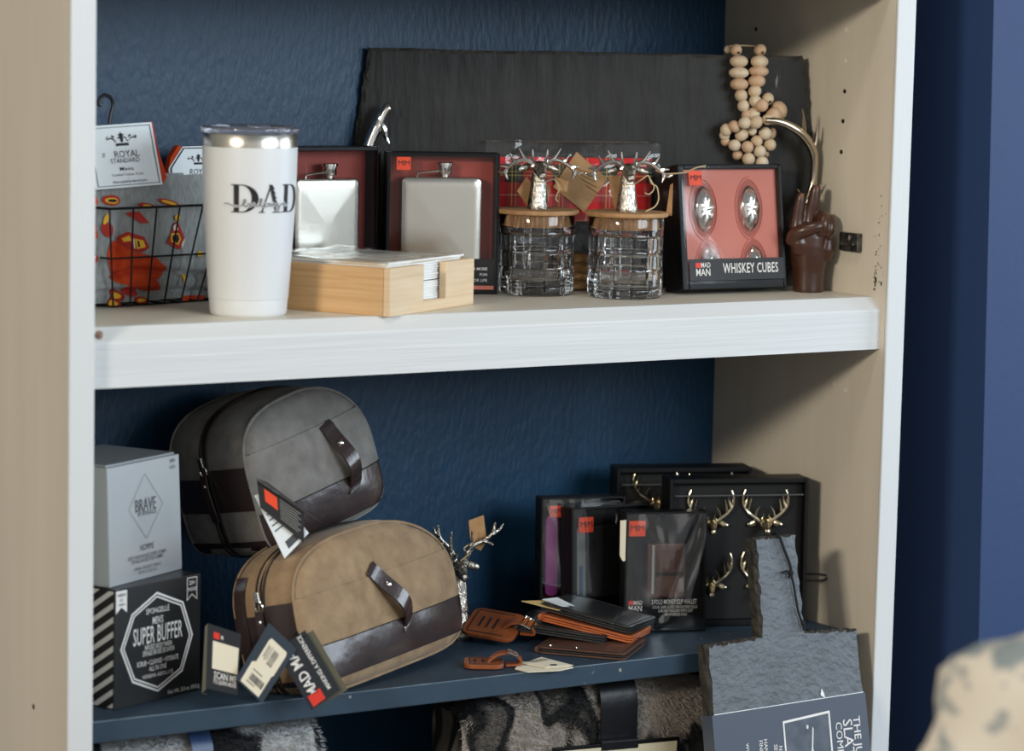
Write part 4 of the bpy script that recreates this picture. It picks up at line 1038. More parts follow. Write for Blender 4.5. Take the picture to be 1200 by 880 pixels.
# ---------------------------------------------------------------- toiletry bags
LEATH = mat('dark_brown_leather', (58, 46, 46), .24, var=(46, 37, 37), vscale=18, bump=.2, bscale=120, coat=.45)
THREAD = mat('dark_thread', (30, 26, 24), .7)
ZIP = mat('zip_tape', (34, 30, 28), .6, bump=1, bscale=500)
class Bag:
    def __init__(s, root, w, d, h, m, bulge=.010):
        s.root, s.w, s.d, s.h, s.m, s.bulge = root, w, d, h, m, bulge
    def pw(s, u, v):
        return 6 if v <= 0 else (3.2 if u < 0 else 2.0)
    def g(s, a, c):
        u, v = abs((a - s.w / 2) / (s.w / 2)), (c - s.h / 2) / (s.h / 2)
        p = s.pw(a - s.w / 2, v)
        return (u ** p + abs(v) ** p) ** (1 / p)
    def front(s, a, c, off=0):
        k = min(1, s.g(a, c))
        y = -s.bulge * (1 - k ** 2.6) + .006 * max(0, k - .93) / .07
        y += .0016 * noise.noise(V((a * 34, c * 34, s.w * 50))) * (1 - k)
        return V((a, y - off, c))
    def outline(s, b, out=0, n=72):
        pts = []
        for i in range(n):
            t = 2 * pi * i / n
            u, v = cos(t), sin(t)
            p = s.pw(u, v)
            k = 1 / ((abs(u) ** p + abs(v) ** p) ** (1 / p))
            a, c = s.w / 2 + u * k * (s.w / 2 + out), s.h / 2 + v * k * (s.h / 2 + out)
            pts.append(V((a, b, c)))
        return pts
    def body(s):
        n, B = 72, MB()
        d = s.d
        rows = []
        for k in (.06, .2, .4, .6, .76, .88, .95):
            rows.append([s.front(s.w / 2 + (p.x - s.w / 2) * k, s.h / 2 + (p.z - s.h / 2) * k) for p in s.outline(0)])
        for b, o in ((.006, -.0012), (.010, 0), (d * .25, .0025), (d * .47, .0035), (d * .5, .0022), (d * .53, .0035), (d * .75, .0025), (d - .008, 0), (d, -.006)):
            sag = lambda p: V((0, 0, .002 * noise.noise(V((p.x * 25, b * 30, 4)))))
            rows.append([p + sag(p) for p in s.outline(b, o)])
        for k in (.7, .3, .05):
            rows.append([V((s.w / 2 + (p.x - s.w / 2) * k, d + .002, s.h / 2 + (p.z - s.h / 2) * k)) for p in s.outline(d)])
        B.add([p for r in rows for p in r], [(j * n + i, j * n + (i + 1) % n, (j + 1) * n + (i + 1) % n, (j + 1) * n + i) for j in range(len(rows) - 1) for i in range(n)] + [tuple(range(n)), tuple((len(rows) - 1) * n + i for i in range(n))])
        o = B.build('canvas_body', s.m, s.root, True)
        pp = s.outline(.0045, -.0004)
        MB().tube(pp + [pp[0]], .0016, 6).build('front_piping', s.m, o, True)
        pp = s.outline(d - .006, .0006)
        MB().tube(pp + [pp[0]], .0014, 6).build('back_piping', s.m, o, True)
        for k in (-.0045, .0045):
            pp = s.outline(d * .5 + k, .0036)
            MB().tube(pp + [pp[0]], .0014, 6).build('zip_piping', THREAD, o, True)
        pz = s.outline(d * .5, .0032)
        n = len(pz)
        zz = MB()
        for i in range(n):
            zz.add([pz[i] + V((0, -.0036, 0)), pz[i] + V((0, .0036, 0)), pz[(i + 1) % n] + V((0, .0036, 0)), pz[(i + 1) % n] + V((0, -.0036, 0))], [(0, 1, 2, 3)])
        zz.build('zip_tape', ZIP, o, True)
        return o
    def panel(s, a0, a1, c0, c1, off, nm, m, nu=36, nv=10, fit=True, parent=None):
        """piece of cloth or leather lying on the front between heights c0 and c1"""
        def half(c, side):
            v = (c - s.h / 2) / (s.h / 2); p = s.pw(side, v)
            return s.w / 2 * max(0, 1 - abs(v) ** p) ** (1 / p)
        def f(u, v):
            c = c0 + (c1 - c0) * v
            l, r_ = max(a0, s.w / 2 - half(c, -1) * .995), min(a1, s.w / 2 + half(c, 1) * .995)
            a = l + (r_ - l) * u
            return s.front(a, c, off)
        return MB().grid(f, nu, nv).build(nm, m, parent or s.root, True)
    def seam(s, c, nm, m, off=.0012, r=.0007, a0=.0, a1=1e9, parent=None):
        pts = []
        for i in range(41):
            a = max(.003, a0) + (min(s.w - .003, a1) - max(.003, a0)) * i / 40
            pts.append(s.front(a, c, off))
        return MB().tube(pts, r, 6).build(nm, m, parent or s.root, True)
    def end(s, b0, b1, c0, c1, off, nm, m):
        """patch on the left end"""
        def f(u, v):
            b, c = b0 + (b1 - b0) * u, c0 + (c1 - c0) * v
            vv = abs((c - s.h / 2) / (s.h / 2)); p = 3.4 if c > s.h / 2 else 6
            k = max(0, 1 - vv ** p) ** (1 / p)
            bul = .0035 * sin(pi * min(1, max(0, b / s.d)))
            return V((s.w / 2 - (s.w / 2 + bul) * k - off, b, c))
        return MB().grid(f, 8, 8).build(nm, m, s.root, True)
def make_bag(label, M, w, d, h, canvas, c_l0, c_l1, c_pocket, strap, group):
    root = thing('toiletry_bag', label, 'toiletry bag', M, group)
    g = Bag(root, w, d, h, canvas)
    g.body()
    pk = g.panel(0, w, c_l1 - .004, c_pocket, .0013, 'front_pocket', canvas)
    g.seam(c_pocket - .0006, 'pocket_seam', THREAD, .0006, .0006, parent=pk)
    lb = g.panel(0, w, c_l0, c_l1, .0024, 'leather_band', LEATH, 48, 10)
    for c in (c_l0, c_l1): g.seam(c, 'stitching', THREAD, .0024, .0006, parent=lb)
    tag(g.end(.004, d * .44, h * .36, h * .66, .0012, 'end_tab', LEATH), 'dark leather tab by the zip')
    tag(g.end(d * .56, d * .94, h * .36, h * .60, .0012, 'end_tab', LEATH), 'dark leather tab by the zip')
    g.end(.004, d * .95, .004, h * .14, .0010, 'leather_base', LEATH)
    (a0, c0), (a1, c1) = strap
    L = []
    for i in range(15):
        t = i / 14
        a, c = a0 + (a1 - a0) * t, c0 + (c1 - c0) * t
        L.append(g.front(a, c, .0028 + .011 * sin(pi * t ** 1.4) ** 1.2))
    L = [L[0] + V((-.002, .002, .004))] + L
    L.append(g.front(a1 - .004, c1 - .006, .003))
    sd = V((c0 - c1, 0, a1 - a0)).normalized()
    sb = MB().ribbon(L, sd, .0175, .0024).build('snap_strap', LEATH, root, True, bevel=.0004, seg=1)
    p = L[5]
    tg_ = (L[6] - L[4]).normalized()
    nr = sd.cross(tg_).normalized()
    if nr.y > 0: nr = -nr
    q = nr.to_track_quat('Z', 'Y').to_matrix().to_4x4()
    MB().lathe([(.0001, .0026), (.0022, .0024), (.0032, .0016), (.0034, 0)][::-1], 16).build('snap_stud', SILVER, sb, True, M=Matrix.Translation(p + nr * .0012) @ q)
    # zip pull on the left end
    z0 = h * .66
    MB().tube([(-.0065 + .0008, d * .5 + .0045 * cos(t), z0 + .006 * sin(t)) for t in [2 * pi * i / 16 for i in range(17)]], .0009, 6).build('pull_ring', SILVER, root, True)
    MB().box(-.0075, -.0025, d * .5 - .003, d * .5 + .003, z0 + .004, z0 + .015).build('zip_slider', SILVER, root, bevel=.001)
    pl = MB().ribbon(smooth_path([(-.0075, d * .5, z0 - .004), (-.011, d * .5 - .002, z0 - .018), (-.012, d * .5 - .004, z0 - .036), (-.0095, d * .5 - .003, z0 - .052)], 5), (0, 1, 0), .0085, .0018).build('zip_pull', LEATH, root, True)
    MB().lathe([(.0001, .0012), (.0016, .0010), (.0022, 0)][::-1], 12).build('pull_rivet', SILVER, pl, True, M=Matrix.Translation((-.0115, d * .5 - .002, z0 - .014)) @ Matrix.Rotation(R(-90), 4, 'Y'))
    return root, g
GREYC = mat('grey_waxed_canvas', (126, 123, 119), .82, var=(104, 101, 97), vscale=70, bump=.35, bscale=420, sheen=.15, detail=6)
BROWNC = mat('tan_waxed_canvas', (156, 130, 98), .82, var=(132, 106, 78), vscale=60, bump=.35, bscale=420, sheen=.15, detail=6)
GB = frame(.2420, .1120, -.2470, 15.6, 9.1, 13.1)
gbag, gg = make_bag('grey canvas toiletry bag with leather trim lying tilted on top of the tan bag', GB, .1760, .118, .1460, GREYC, .0070, .0470, .1080, ((.1060, .1030), (.1240, .0380)), 'canvas toiletry bags')
BBM = frame(.2310, .0005, ZL + .0005, 24.7, 12.7, 3.3)
bbag, bb = make_bag('tan canvas toiletry bag with leather trim and black swing tags on the lower shelf', BBM, .2690, .082, .1464, BROWNC, .0140, .0490, .0990, ((.1130, .1030), (.1540, .0450)), 'canvas toiletry bags')
# swing tags (corners in the room, turned into the bag's own frame)
def swing(bag_root, name, corners, m, lab=None, thick=.0008):
    inv = bag_root.matrix_world.inverted()
    c = [V(p) for p in corners]
    n = (c[1] - c[0]).cross(c[3] - c[0]).normalized()
    if n.dot(CAM - c[0]) < 0: n = -n
    b = MB().plate(c, n, thick)
    b.v = [tuple(inv @ V(p)) for p in b.v]
    o = b.build(name, m, bag_root)
    if lab: o['label'] = lab
    f = quad_fn(c, .0005)
    g_ = quad_fn(c, .0009)
    return o, (lambda s_, t_: tuple(inv @ f(s_, t_))), (lambda s_, t_: tuple(inv @ g_(s_, t_)))
TAGBLK = mat('tag_black', (24, 28, 34), .5)
# tag with the word mark
swing(bbag, 'swing_tag', [(.2196, -.0132, -.2909), (.2474, -.0322, -.3474), (.2151, -.0236, -.3654), (.1868, -.0047, -.3103)], OLIVE_CARD, 'olive backing card of the swing tag')
o, f1, f2 = swing(bbag, 'swing_tag', [(.2104, -.0140, -.2899), (.2387, -.0332, -.3463), (.2120, -.0267, -.3651), (.1837, -.0076, -.3088)], TAGBLK, 'black swing tag with white and red word mark')
# s runs down the tag (from the hole end), t across it
def along(f): return lambda x, z: f(.06 + .88 * (1 - x), .08 + .84 * z)
def fit_letters(items, m, par, f):
    return letters(items, m, par, fn=f)
letters([('MAD MAN', .575, .66, .42, dict(bold=.06, xs=.50))], WHITE_INK, o, fn=lambda x, z: f1(.06 + (1 - x) * .86, .98 - z))
letters([('MAKING A DIFFERENCE', .54, .22, .185, dict(bold=.05, xs=.52))], WHITE_INK, o, fn=lambda x, z: f1(.06 + (1 - x) * .86, .98 - z))
shapes([[(.80, .10), (.97, .10), (.97, .52), (.80, .52)]], RED_INK, o, 'red_block', fn=lambda x, z: f1(x, z))
# tag with the price sticker
o, f1, f2 = swing(bbag, 'swing_tag', [(.1773, -.0042, -.2816), (.2006, -.0165, -.3067), (.1668, -.0125, -.3562), (.1447, -.0009, -.3329)], mat('tag_slate_blue', (40, 52, 64), .5), 'dark blue swing tag with a cream barcode sticker')
stk = [(.14, .03), (.82, .03), (.82, .40), (.86, .44), (.86, .80), (.82, .85), (.28, .85), (.24, .80), (.24, .42), (.14, .38)]
so = shapes([stk], CREAM_CARD, o, 'sticker', fn=f1)
bars = []
x = .30
rnd = random.Random(4)
while x < .76:
    wd = rnd.choice((.006, .010, .016))
    bars.append([(x, .14), (x + wd, .14), (x + wd, .25), (x, .25)])
    x += wd + rnd.choice((.006, .010, .016))
x = .52
while x < .80:
    wd = rnd.choice((.008, .012, .018))
    bars.append([(.50, .50 + (x - .52) * .9), (.68, .50 + (x - .52) * .9), (.68, .50 + (x - .52) * .9 + wd * .8), (.50, .50 + (x - .52) * .9 + wd * .8)])
    x += wd + rnd.choice((.008, .012, .016))
bars += [[(.27, .30), (.60, .30), (.60, .312), (.27, .312)], [(.27, .10), (.55, .10), (.55, .112), (.27, .112)], [(.32, .55), (.34, .55), (.34, .75), (.32, .75)], [(.38, .52), (.395, .52), (.395, .74), (.38, .74)], [(.44, .54), (.452, .54), (.452, .76), (.44, .76)]]
shapes(bars, GREY_INK, so, 'printed_barcode', fn=f2)
MB().tube([bbag.matrix_world.inverted() @ V(p) for p in smooth_path([(.1930, -.0145, -.2935), (.2010, -.014, -.2900), (.2060, -.012, -.2960), (.2100, -.0155, -.2960)], 4)], .0008, 6).build('tag_string', BLACK_CORD, bbag, True)
# tag inviting to scan (square code left off)
swing(bbag, 'swing_tag', [(.1236, .0215, -.2850), (.1270, .0213, -.2823), (.1222, .0135, -.3425), (.1172, .0140, -.3470)], OLIVE_CARD, 'olive edge card of the scan tag')
o, f1, f2 = swing(bbag, 'swing_tag', [(.1262, .0213, -.2823), (.1551, .0093, -.2931), (.1490, .0027, -.3496), (.1209, .0135, -.3425)], TAGBLK, 'black swing tag with cream panel and SCAN ME lettering')
shapes([[(.17, .33), (.95, .33), (.95, .76), (.17, .76)]], CREAM_CARD, o, 'cream_panel', fn=f1)
shapes([[(.18, .80), (.36, .80), (.36, .90), (.18, .90)]], RED_INK, o, 'red_block', fn=f1)
letters([('M', .44, .84, .10, dict(bold=.03)), ('SCAN ME', .58, .235, .155, dict(bold=.05, xs=1.08)), ('TO LEARN MORE', .58, .135, .095, dict(bold=.045, xs=.98)), ('madmanbrand.com', .55, .06, .055, {})][:3], WHITE_INK, o, fn=f1)
# tan bag: strap behind the zip
g0 = bb
tag(g0.end(.060, .074, .02, .125, .0022, 'side_strap', LEATH), 'dark strap on the far half of the left end')
# grey bag booklet
o, f1, f2 = swing(gbag, 'tag_page', [(.2004, .0733, -.1738), (.2195, .0674, -.1683), (.2480, .0505, -.2103), (.2244, .0550, -.2341)], WHITE_CARD, 'white page of the open swing booklet')
shapes([[(.1 + .0 * k, .86 - .09 * k), (.75 - .1 * (k % 3), .86 - .09 * k), (.75 - .1 * (k % 3), .84 - .09 * k), (.1, .84 - .09 * k)] for k in range(6)] + [[(.25, .06), (.7, .06), (.7, .18), (.25, .18)]], GREY_INK, o, 'printed_lines', fn=f1)
o, f1, f2 = swing(gbag, 'tag_page', [(.2021, .0719, -.1584), (.2434, .0524, -.1890), (.2416, .0482, -.2189), (.2038, .0671, -.1849)], mat('page_black', (22, 22, 24), .55), 'black page of the open swing booklet')
shapes([[(.14, .40), (.42, .40), (.42, .85), (.14, .85)]], ORANGE_INK, o, 'orange_block', fn=f1)
shapes([[(.47 + .0 * k, .86 - .09 * k), (.93 - .06 * (k % 2), .86 - .09 * k), (.93 - .06 * (k % 2), .82 - .09 * k), (.47, .82 - .09 * k)] for k in range(8)], mat('faint_ink', (120, 118, 114), .6), o, 'printed_lines', fn=f1)
swing(gbag, 'tag_cover', [(.1977, .0686, -.1553), (.2095, .0635, -.1600), (.2570, .0404, -.1999), (.2390, .0491, -.1868)], mat('cover_grey', (58, 56, 54), .6), 'raised cover of the open swing booklet')

# ---------------------------------------------------------------- silver stag bottle stopper
ss = thing('stag_bottle_stopper', 'silver stag head bottle stopper with kraft tag standing behind the tan toiletry bag', 'bottle stopper', frame(.5050, .1950, ZL, -10))
MB().lathe([(0, 0), (.016, 0), (.017, .002), (.0165, .010), (.013, .014), (.012, .026), (.0105, .029), (0, .0295)], 28).build('stopper_base', DULL_SILVER, ss, True)
stag(ss, DULL_SILVER, DULL_SILVER, dict(kx=(.66, 1.12), beam=[(.0045, 0, .040), (.0070, .001, .0475), (.0130, .002, .0560), (.0205, .001, .0600), (.0275, 0, .0660), (.0300, 0, .0760)],
    tines=[[(.0105, .001, .052), (.0110, 0, .0610), (.0105, -.001, .0700)], [(.0195, .001, .0610), (.0270, .001, .0575), (.0290, 0, .0560)], [(.0275, 0, .0665), (.0335, 0, .0695), (.0365, -.001, .0745)], [(.0065, 0, .046), (.0045, -.004, .0500), (.0040, -.006, .0530)]]), s=1.22, org=(0, 0, .0290), yaw=0)
kt = MB().plate([(.014, .008, .1235), (.030, .006, .1290), (.0350, .008, .1000), (.0290, .010, .0900), (.018, .010, .0960)], (0, -1, 0), .0008).build('kraft_tag', KRAFT, ss)
MB().tube(smooth_path([(.0, -.006, .0835), (.008, -.006, .0900), (.004, -.005, .0960), (.014, .004, .0990), (.020, .006, .1020)], 5), .0008, 6).build('twine', TWINE, ss, True)

# ---------------------------------------------------------------- leather luggage tags and paper tag
TANL = mat('tan_leather', (150, 84, 46), .38, var=(126, 66, 34), vscale=24, bump=.3, bscale=160, coat=.15)
def luggage(label, M, L, W, det=True):
    r_ = thing('luggage_tag', label, 'luggage tag', M, 'leather luggage tags')
    pl = MB().prism([(x, z) for x, z in rrect(0, 0, L, W, .010, 4)], -.0045, 0)
    pl.v = [(x, z, -y) for x, y, z in pl.v]
    b_ = pl.build('flap', TANL, r_, bevel=.0008)
    st_ = []
    for p, q in (((.006, .005), (L - .012, .005)), ((.006, W - .005), (L - .012, W - .005)), ((.006, .005), (.006, W - .005))):
        st_.append((p, q))
    for p, q in st_:
        MB().tube([(p[0], p[1], .0046), (q[0], q[1], .0046)], .0006, 5).build('stitching', THREAD, b_)
    for k in range(3):
        MB().box(L * .25 + k * .008, L * .25 + k * .008 + .0022, W * .3, W * .68, .0044, .0050).build('embossed_bar', LEATH, b_)
    lp = smooth_path([(L - .016, W * .5, .0045), (L - .006, W * .5, .0120), (L + .006, W * .5, .0135), (L + .016, W * .5, .0085), (L + .017, W * .5, .0030), (L + .002, W * .5, .0012)], 5)
    MB().ribbon(lp, (0, 1, 0), .013, .0022).build('strap', TANL, r_, True)
    bkl = MB()
    for z_ in (-.0085, .0085):
        bkl.tube([(L + .004, W * .5 + z_, .0150), (L + .014, W * .5 + z_, .0110)], .0011, 6)
    for a, z_ in ((.004, .0150), (.014, .0110), (.009, .0132)):
        bkl.tube([(L + a, W * .5 - .0085, z_), (L + a, W * .5 + .0085, z_)], .0011, 6)
    bkl.build('buckle', SILVER, r_, True)
    return r_
luggage('tan leather luggage tag with upright buckle strap, upper one beside the tan bag', Matrix.Translation((.4930, .1700, ZL + .009)) @ Matrix.Rotation(R(-50), 4, 'Z') @ Matrix.Rotation(R(5), 4, 'Y') @ Matrix.Rotation(R(20), 4, 'X'), .058, .052)
luggage('flat tan leather luggage tag nearest the shelf edge, lower one beside the tan bag', Matrix.Translation((.4300, .0560, ZL + .001)) @ Matrix.Rotation(R(-30), 4, 'Z'), .040, .040)
pt = thing('price_tag', 'cream paper price tag with barcode lying on the front of the lower shelf', 'price tag', Matrix.Translation((.4880, .0230, ZL + .0006)) @ Matrix.Rotation(R(0), 4, 'Z'))
inv = pt.matrix_world.inverted()
def flat(pts, z): return [inv @ V((x, y, ZL + z)) for x, y in pts]
MB().plate(flat([(.4765, .0345), (.4800, .0160), (.5130, .0080), (.5330, .0135), (.5260, .0400), (.5000, .0600)], .0014), (0, 0, 1), .0008).build('backing_card', CREAM_CARD, pt)
fc = MB().plate(flat([(.4935, .0470), (.5050, .0205), (.5350, .0170), (.5270, .0640)], .0028), (0, 0, 1), .0008).build('front_card', CREAM_CARD, pt)
bars = []
for k in range(16):
    t0 = k / 16
    a, b_ = V((.502 + .022 * t0, .0530 + .004 * t0, ZL + .0030)), V((.506 + .022 * t0, .0440 + .004 * t0, ZL + .0030))
    wv = V((.0004 + .0004 * (k % 3 == 0), 0, 0))
    bars.append([a, b_, b_ + wv, a + wv])
q = MB()
for p in bars: q.add([inv @ r_ for r_ in p], [(0, 1, 2, 3)])
q.add([inv @ V(r_) for r_ in ((.513, .0235, ZL + .0030), (.520, .0225, ZL + .0030), (.522, .0290, ZL + .0030), (.515, .0300, ZL + .0030))], [(0, 1, 2, 3)])
q.build('printed_barcode', GREY_INK, fc)

# ---------------------------------------------------------------- stack of wallets
WBLK = mat('black_leather', (36, 37, 38), .42, var=(28, 29, 30), vscale=60, bump=.3, bscale=300)
WTAN = mat('cognac_leather', (186, 96, 44), .35, var=(160, 76, 32), vscale=40, bump=.2, bscale=200, coat=.2)
WBRN = mat('brown_leather', (92, 62, 50), .4, var=(72, 48, 38), vscale=40, bump=.2, bscale=200)
def wallet(label, x, y, z, phi, rl, pt_, w, d, m, m2, open_=.010, spine='left'):
    M = Matrix.Translation((x, y, z)) @ Matrix.Rotation(R(phi), 4, 'Z') @ Matrix.Rotation(R(-rl), 4, 'Y') @ Matrix.Rotation(R(pt_), 4, 'X')
    r_ = thing('bifold_wallet', label, 'wallet', M, 'stacked leather wallets')
    def leaf(z0, z1, t, nm, mm):
        q = rrect(0, 0, w, d, .006, 4)
        n = len(q)
        f = lambda a: z0 + (z1 - z0) * a / w
        b = MB().add([(a, c, f(a)) for a, c in q] + [(a, c, f(a) + t) for a, c in q], [tuple(reversed(range(n))), tuple(range(n, 2 * n))] + [(i, (i + 1) % n, (i + 1) % n + n, i + n) for i in range(n)])
        return b.build(nm, mm, r_, bevel=.0005, seg=1)
    leaf(0, 0, .0022, 'bottom_cover', m)
    leaf(.0026, .0028, .0018, 'inner_leaf', m2)
    o = leaf(.0052, .0052, .0022, 'top_cover', m)
    for p, q in (((.004, .004), (w - .004, .004)), ((w - .004, .004), (w - .004, d - .004)), ((.004, d - .004), (w - .004, d - .004)), ((.004, .004), (.004, d - .004))):
        MB().tube([(p[0], p[1], .0075), (q[0], q[1], .0075)], .0005, 5).build('stitching', THREAD, o)
    b = MB().tube([(.0, .004, .0036), (.0, d - .004, .0036)], .0036, 10)
    b.build('spine', m, r_, True)
    return r_
wl = wallet('dark brown leather wallet with press studs at the bottom of the wallet stack', .5376, .0898, ZL + .0005, -49.4, 0, 0, .0944, .0875, WBRN, WBLK)
for a in (.012, .040):
    MB().lathe([(.0001, .0012), (.0018, .001), (.0026, 0)][::-1], 12, (a, .010, .0074)).build('press_stud', SILVER, wl, True)
wallet('black leather wallet second from the bottom of the wallet stack', .5411, .1369, ZL + .0155, -45.2, -5.0, 0, .0957, .085, WBLK, WBLK)
wallet('cognac tan leather wallet second from the top of the wallet stack', .5676, .1325, ZL + .0245, -49.5, -9.5, -3, .1009, .0881, WTAN, WTAN)
tw = wallet('black leather wallet with paper tag on top of the wallet stack', .5740, .1387, ZL + .0345, -54.1, -9.8, -3, .0994, .0883, WBLK, WBLK)
letters([('GENUINE LEATHER', .058, .030, .0050, dict(rot=0))], mat('blind_emboss', (24, 25, 26), .3), tw, fn=lambda a, c: (a, c, .00748))
wt = thing('paper_tag', 'small cream and white folded paper tag lying on the top black wallet', 'paper tag', Matrix.Translation((.5760, .1500, ZL + .0385)) @ Matrix.Rotation(R(-40), 4, 'Z') @ Matrix.Rotation(R(8), 4, 'Y'))
MB().plate([(-.016, -.010, .0020), (.024, -.016, .0010), (.042, .004, .0006), (.014, .018, .0034)], (0, 0, 1), .0006).build('cream_leaf', mat('manila', (214, 184, 120), .7), wt)
MB().plate([(.004, .004, .0050), (.026, -.006, .0040), (.044, .008, .0020), (.018, .020, .0066)], (0, 0, 1), .0006).build('white_leaf', WHITE_CARD, wt)

# ---------------------------------------------------------------- wallet gift boxes
PURP = mat('purple_cloth', (142, 44, 128), .5, var=(112, 30, 104), vscale=60)
FILM_D = film_mat('wallet_film', .17, (5, 5, 1.6), 1.0)
def wallet_box(label, M, w, h, d, kind):
    r_ = thing('wallet_gift_box', label, 'gift box', M, 'boxed wallets')
    tray(r_, w, h, d, .0028, .014)
    ins = MB().box(.003, w - .003, .012, .014, .003, h - .003).build('black_insert', BLACK_CARD, r_)
    if kind == 3:
        wl_ = MB().box(.026, .068, .004, .012, .036, .095).build('wallet', WBRN, r_, bevel=.002)
        MB().box(.030, .034, .0025, .004, .040, .094).build('money_clip', SILVER, wl_, bevel=.0006)
        MB().box(.036, .066, .003, .0042, .06, .064).build('card_slot', THREAD, wl_)
        shapes([[(.003, .003), (w - .003, .003), (w - .003, .037), (.003, .037)]], BLACK_CARD, r_, 'label_strip', .0030)
        madman(r_, .0130, .0285, .0145, .0024)
        letters([('3 FOLD MONEY CLIP WALLET', .0560, .0318, .0072, dict(bold=.03, xs=.52)), ('FOUR CARD SLOTS ON OUTSIDE FOLD', .0570, .0262, .0045, dict(bold=.01, xs=.62)), ('& MONEY HOLDER WITH CLIP', .0575, .0222, .0045, dict(bold=.01, xs=.62)), ('ON INTERIOR FOLD', .0580, .0182, .0045, dict(bold=.01, xs=.62))], WHITE_INK, r_, .0024)
        badge(r_, .0045, .1035, .0180, .0024)
    elif kind == 2:
        MB().box(.018, .088, .006, .012, .030, .108).build('wallet', WBLK, r_, bevel=.002)
        tag(MB().prism(rrect(.0085, .018, .0190, .108, .004, 3), .003, .006).build('grey_strap', mat('grey_strap', (112, 116, 114), .4), r_), 'grey strap at the left of the box')
        tag(MB().box(.0115, .0150, .0022, .0030, .020, .066).build('blue_strip', mat('blue_strip', (40, 74, 104), .5), r_), 'blue strip on the grey strap')
        badge(r_, .0100, .1020, .0180, .0018)
        letters([('MAN', .030, .0135, .0100, dict(bold=.03, xs=.7)), ('2 FOLD WALLET', .066, .0145, .0070, dict(bold=.02, xs=.6))], WHITE_INK, r_, .003)
    else:
        tag(MB().prism(rrect(.0065, .030, .0205, .118, .005, 4), .003, .008).build('purple_strap', PURP, r_, bevel=.001), 'purple strap at the left of the box')
        MB().tube(smooth_path([(.0105, .002, .118), (.008, .001, .126), (.006, .001, .131)], 4), .0008, 6).build('silver_cord', SILVER, r_, True)
        MB().box(.030, .086, .006, .012, .030, .108).build('wallet', WBLK, r_, bevel=.002)
        badge(r_, .0100, .1160, .0135, .0016)
        letters([('M', .012, .020, .012, dict(bold=.03))], WHITE_INK, r_, .003)
    def fs(u, v):
        x, z = .002 + (w - .004) * u, .002 + (h - .004) * v
        e = min(u, v, 1 - u, 1 - v)
        dg = math.exp(-(((u - .95) + (v - .95) * .0 - (1 - v) * -.55) / .10) ** 2) * .0016
        return V((x, -.0006 + (.0012 * noise.noise(V((x * 45 + z * 16, z * 14, w * 300))) + dg) * min(1, e * 8), z))
    MB().grid(fs, 30, 34).build('shrink_film', FILM_D, r_, True)
    return r_
wallet_box('boxed brown money clip wallet, front box of the three behind the wallet stack', frame(.6781, .1369, ZL + .0006, -20.7, 1.6), .0905, .1297, .024, 3)
wallet_box('boxed black wallet with a grey strap, middle box of the three behind the wallet stack', frame(.6395, .1790, ZL + .0012, -4, 3), .0975, .1299, .024, 2)
tb = wallet_box('boxed wallet with a purple strap, leftmost box of the three behind the wallet stack', frame(.6200, .2120, ZL + .0010, -16.6, 2), .0952, .1375, .024, 1)
wallet_box_tag = thing('paper_tag', 'narrow cream paper tag wedged between the middle and front wallet boxes', 'paper tag', frame(.6760, .1390, ZL + .078, -40, 0))
MB().plate([(-.0035, -.002, .044), (.0030, -.002, .045), (.0030, -.002, .001), (.0005, -.002, 0), (-.0030, -.002, .006)], (0, -1, 0), .0006).build('card', CREAM_CARD, wallet_box_tag)

# ---------------------------------------------------------------- boxed stag head stoppers
def stag_box(label, M, w, h, d, heads):
    r_ = thing('stag_gift_box', label, 'gift box', M, 'boxed gold stag heads')
    MB().box(0, w, .014, d, 0, h).build('tray_back', BLACK_CARD, r_, bevel=.001)
    for nm, bx in (('tray_side', (0, .004, 0, .0145, 0, h)), ('tray_side', (w - .004, w, 0, .0145, 0, h)), ('tray_top', (.004, w - .004, 0, .0145, h - .005, h)), ('tray_bottom', (.004, w - .004, 0, .0145, 0, .006))):
        MB().box(*bx).build(nm, BLACK_CARD, r_, bevel=.0008)
    MB().box(.004, w - .004, .012, .014, .006, h - .005).build('black_foam', mat('black_foam', (20, 20, 21), .8), r_)
    tag(MB().box(.006, w - .006, -.0006, .0002, h - .0185, h - .0175).build('window_edge', mat('grey_line', (84, 84, 84), .4), r_), 'thin grey line at the top of the box window')
    for cx, cz in heads:
        stag(r_, GOLD, GOLD, ANT_UP, s=.98, org=(cx, .006, cz - .0355), neck=False, yaw=-6)
    return r_
hd4 = ((.1093, .1085), (.0480, .1085), (.0480, .0400), (.1093, .0400))
b2_ = stag_box('black gift box of four pale gold stag heads, front one behind the slate paddle', frame(.7369, .1401, ZL + .0006, -20.1, 1.0), .1560, .1610, .036, hd4)
MB().tube(smooth_path([(.150, .020, .050), (.162, .016, .0525), (.178, .012, .0525), (.184, .010, .0500), (.178, .008, .0470), (.162, .010, .0465), (.150, .012, .048)], 5), .0011, 6).build('cord_loop', BLACK_CORD, b2_, True)
stag_box('black gift box of gold stag heads at the back, overlapped by the front stag box', frame(.7325, .2360, ZL + .0002, -20.5, 0), .1540, .1605, .036, ((.0455, .1170), (.108, .1170), (.0455, .040), (.108, .040)))

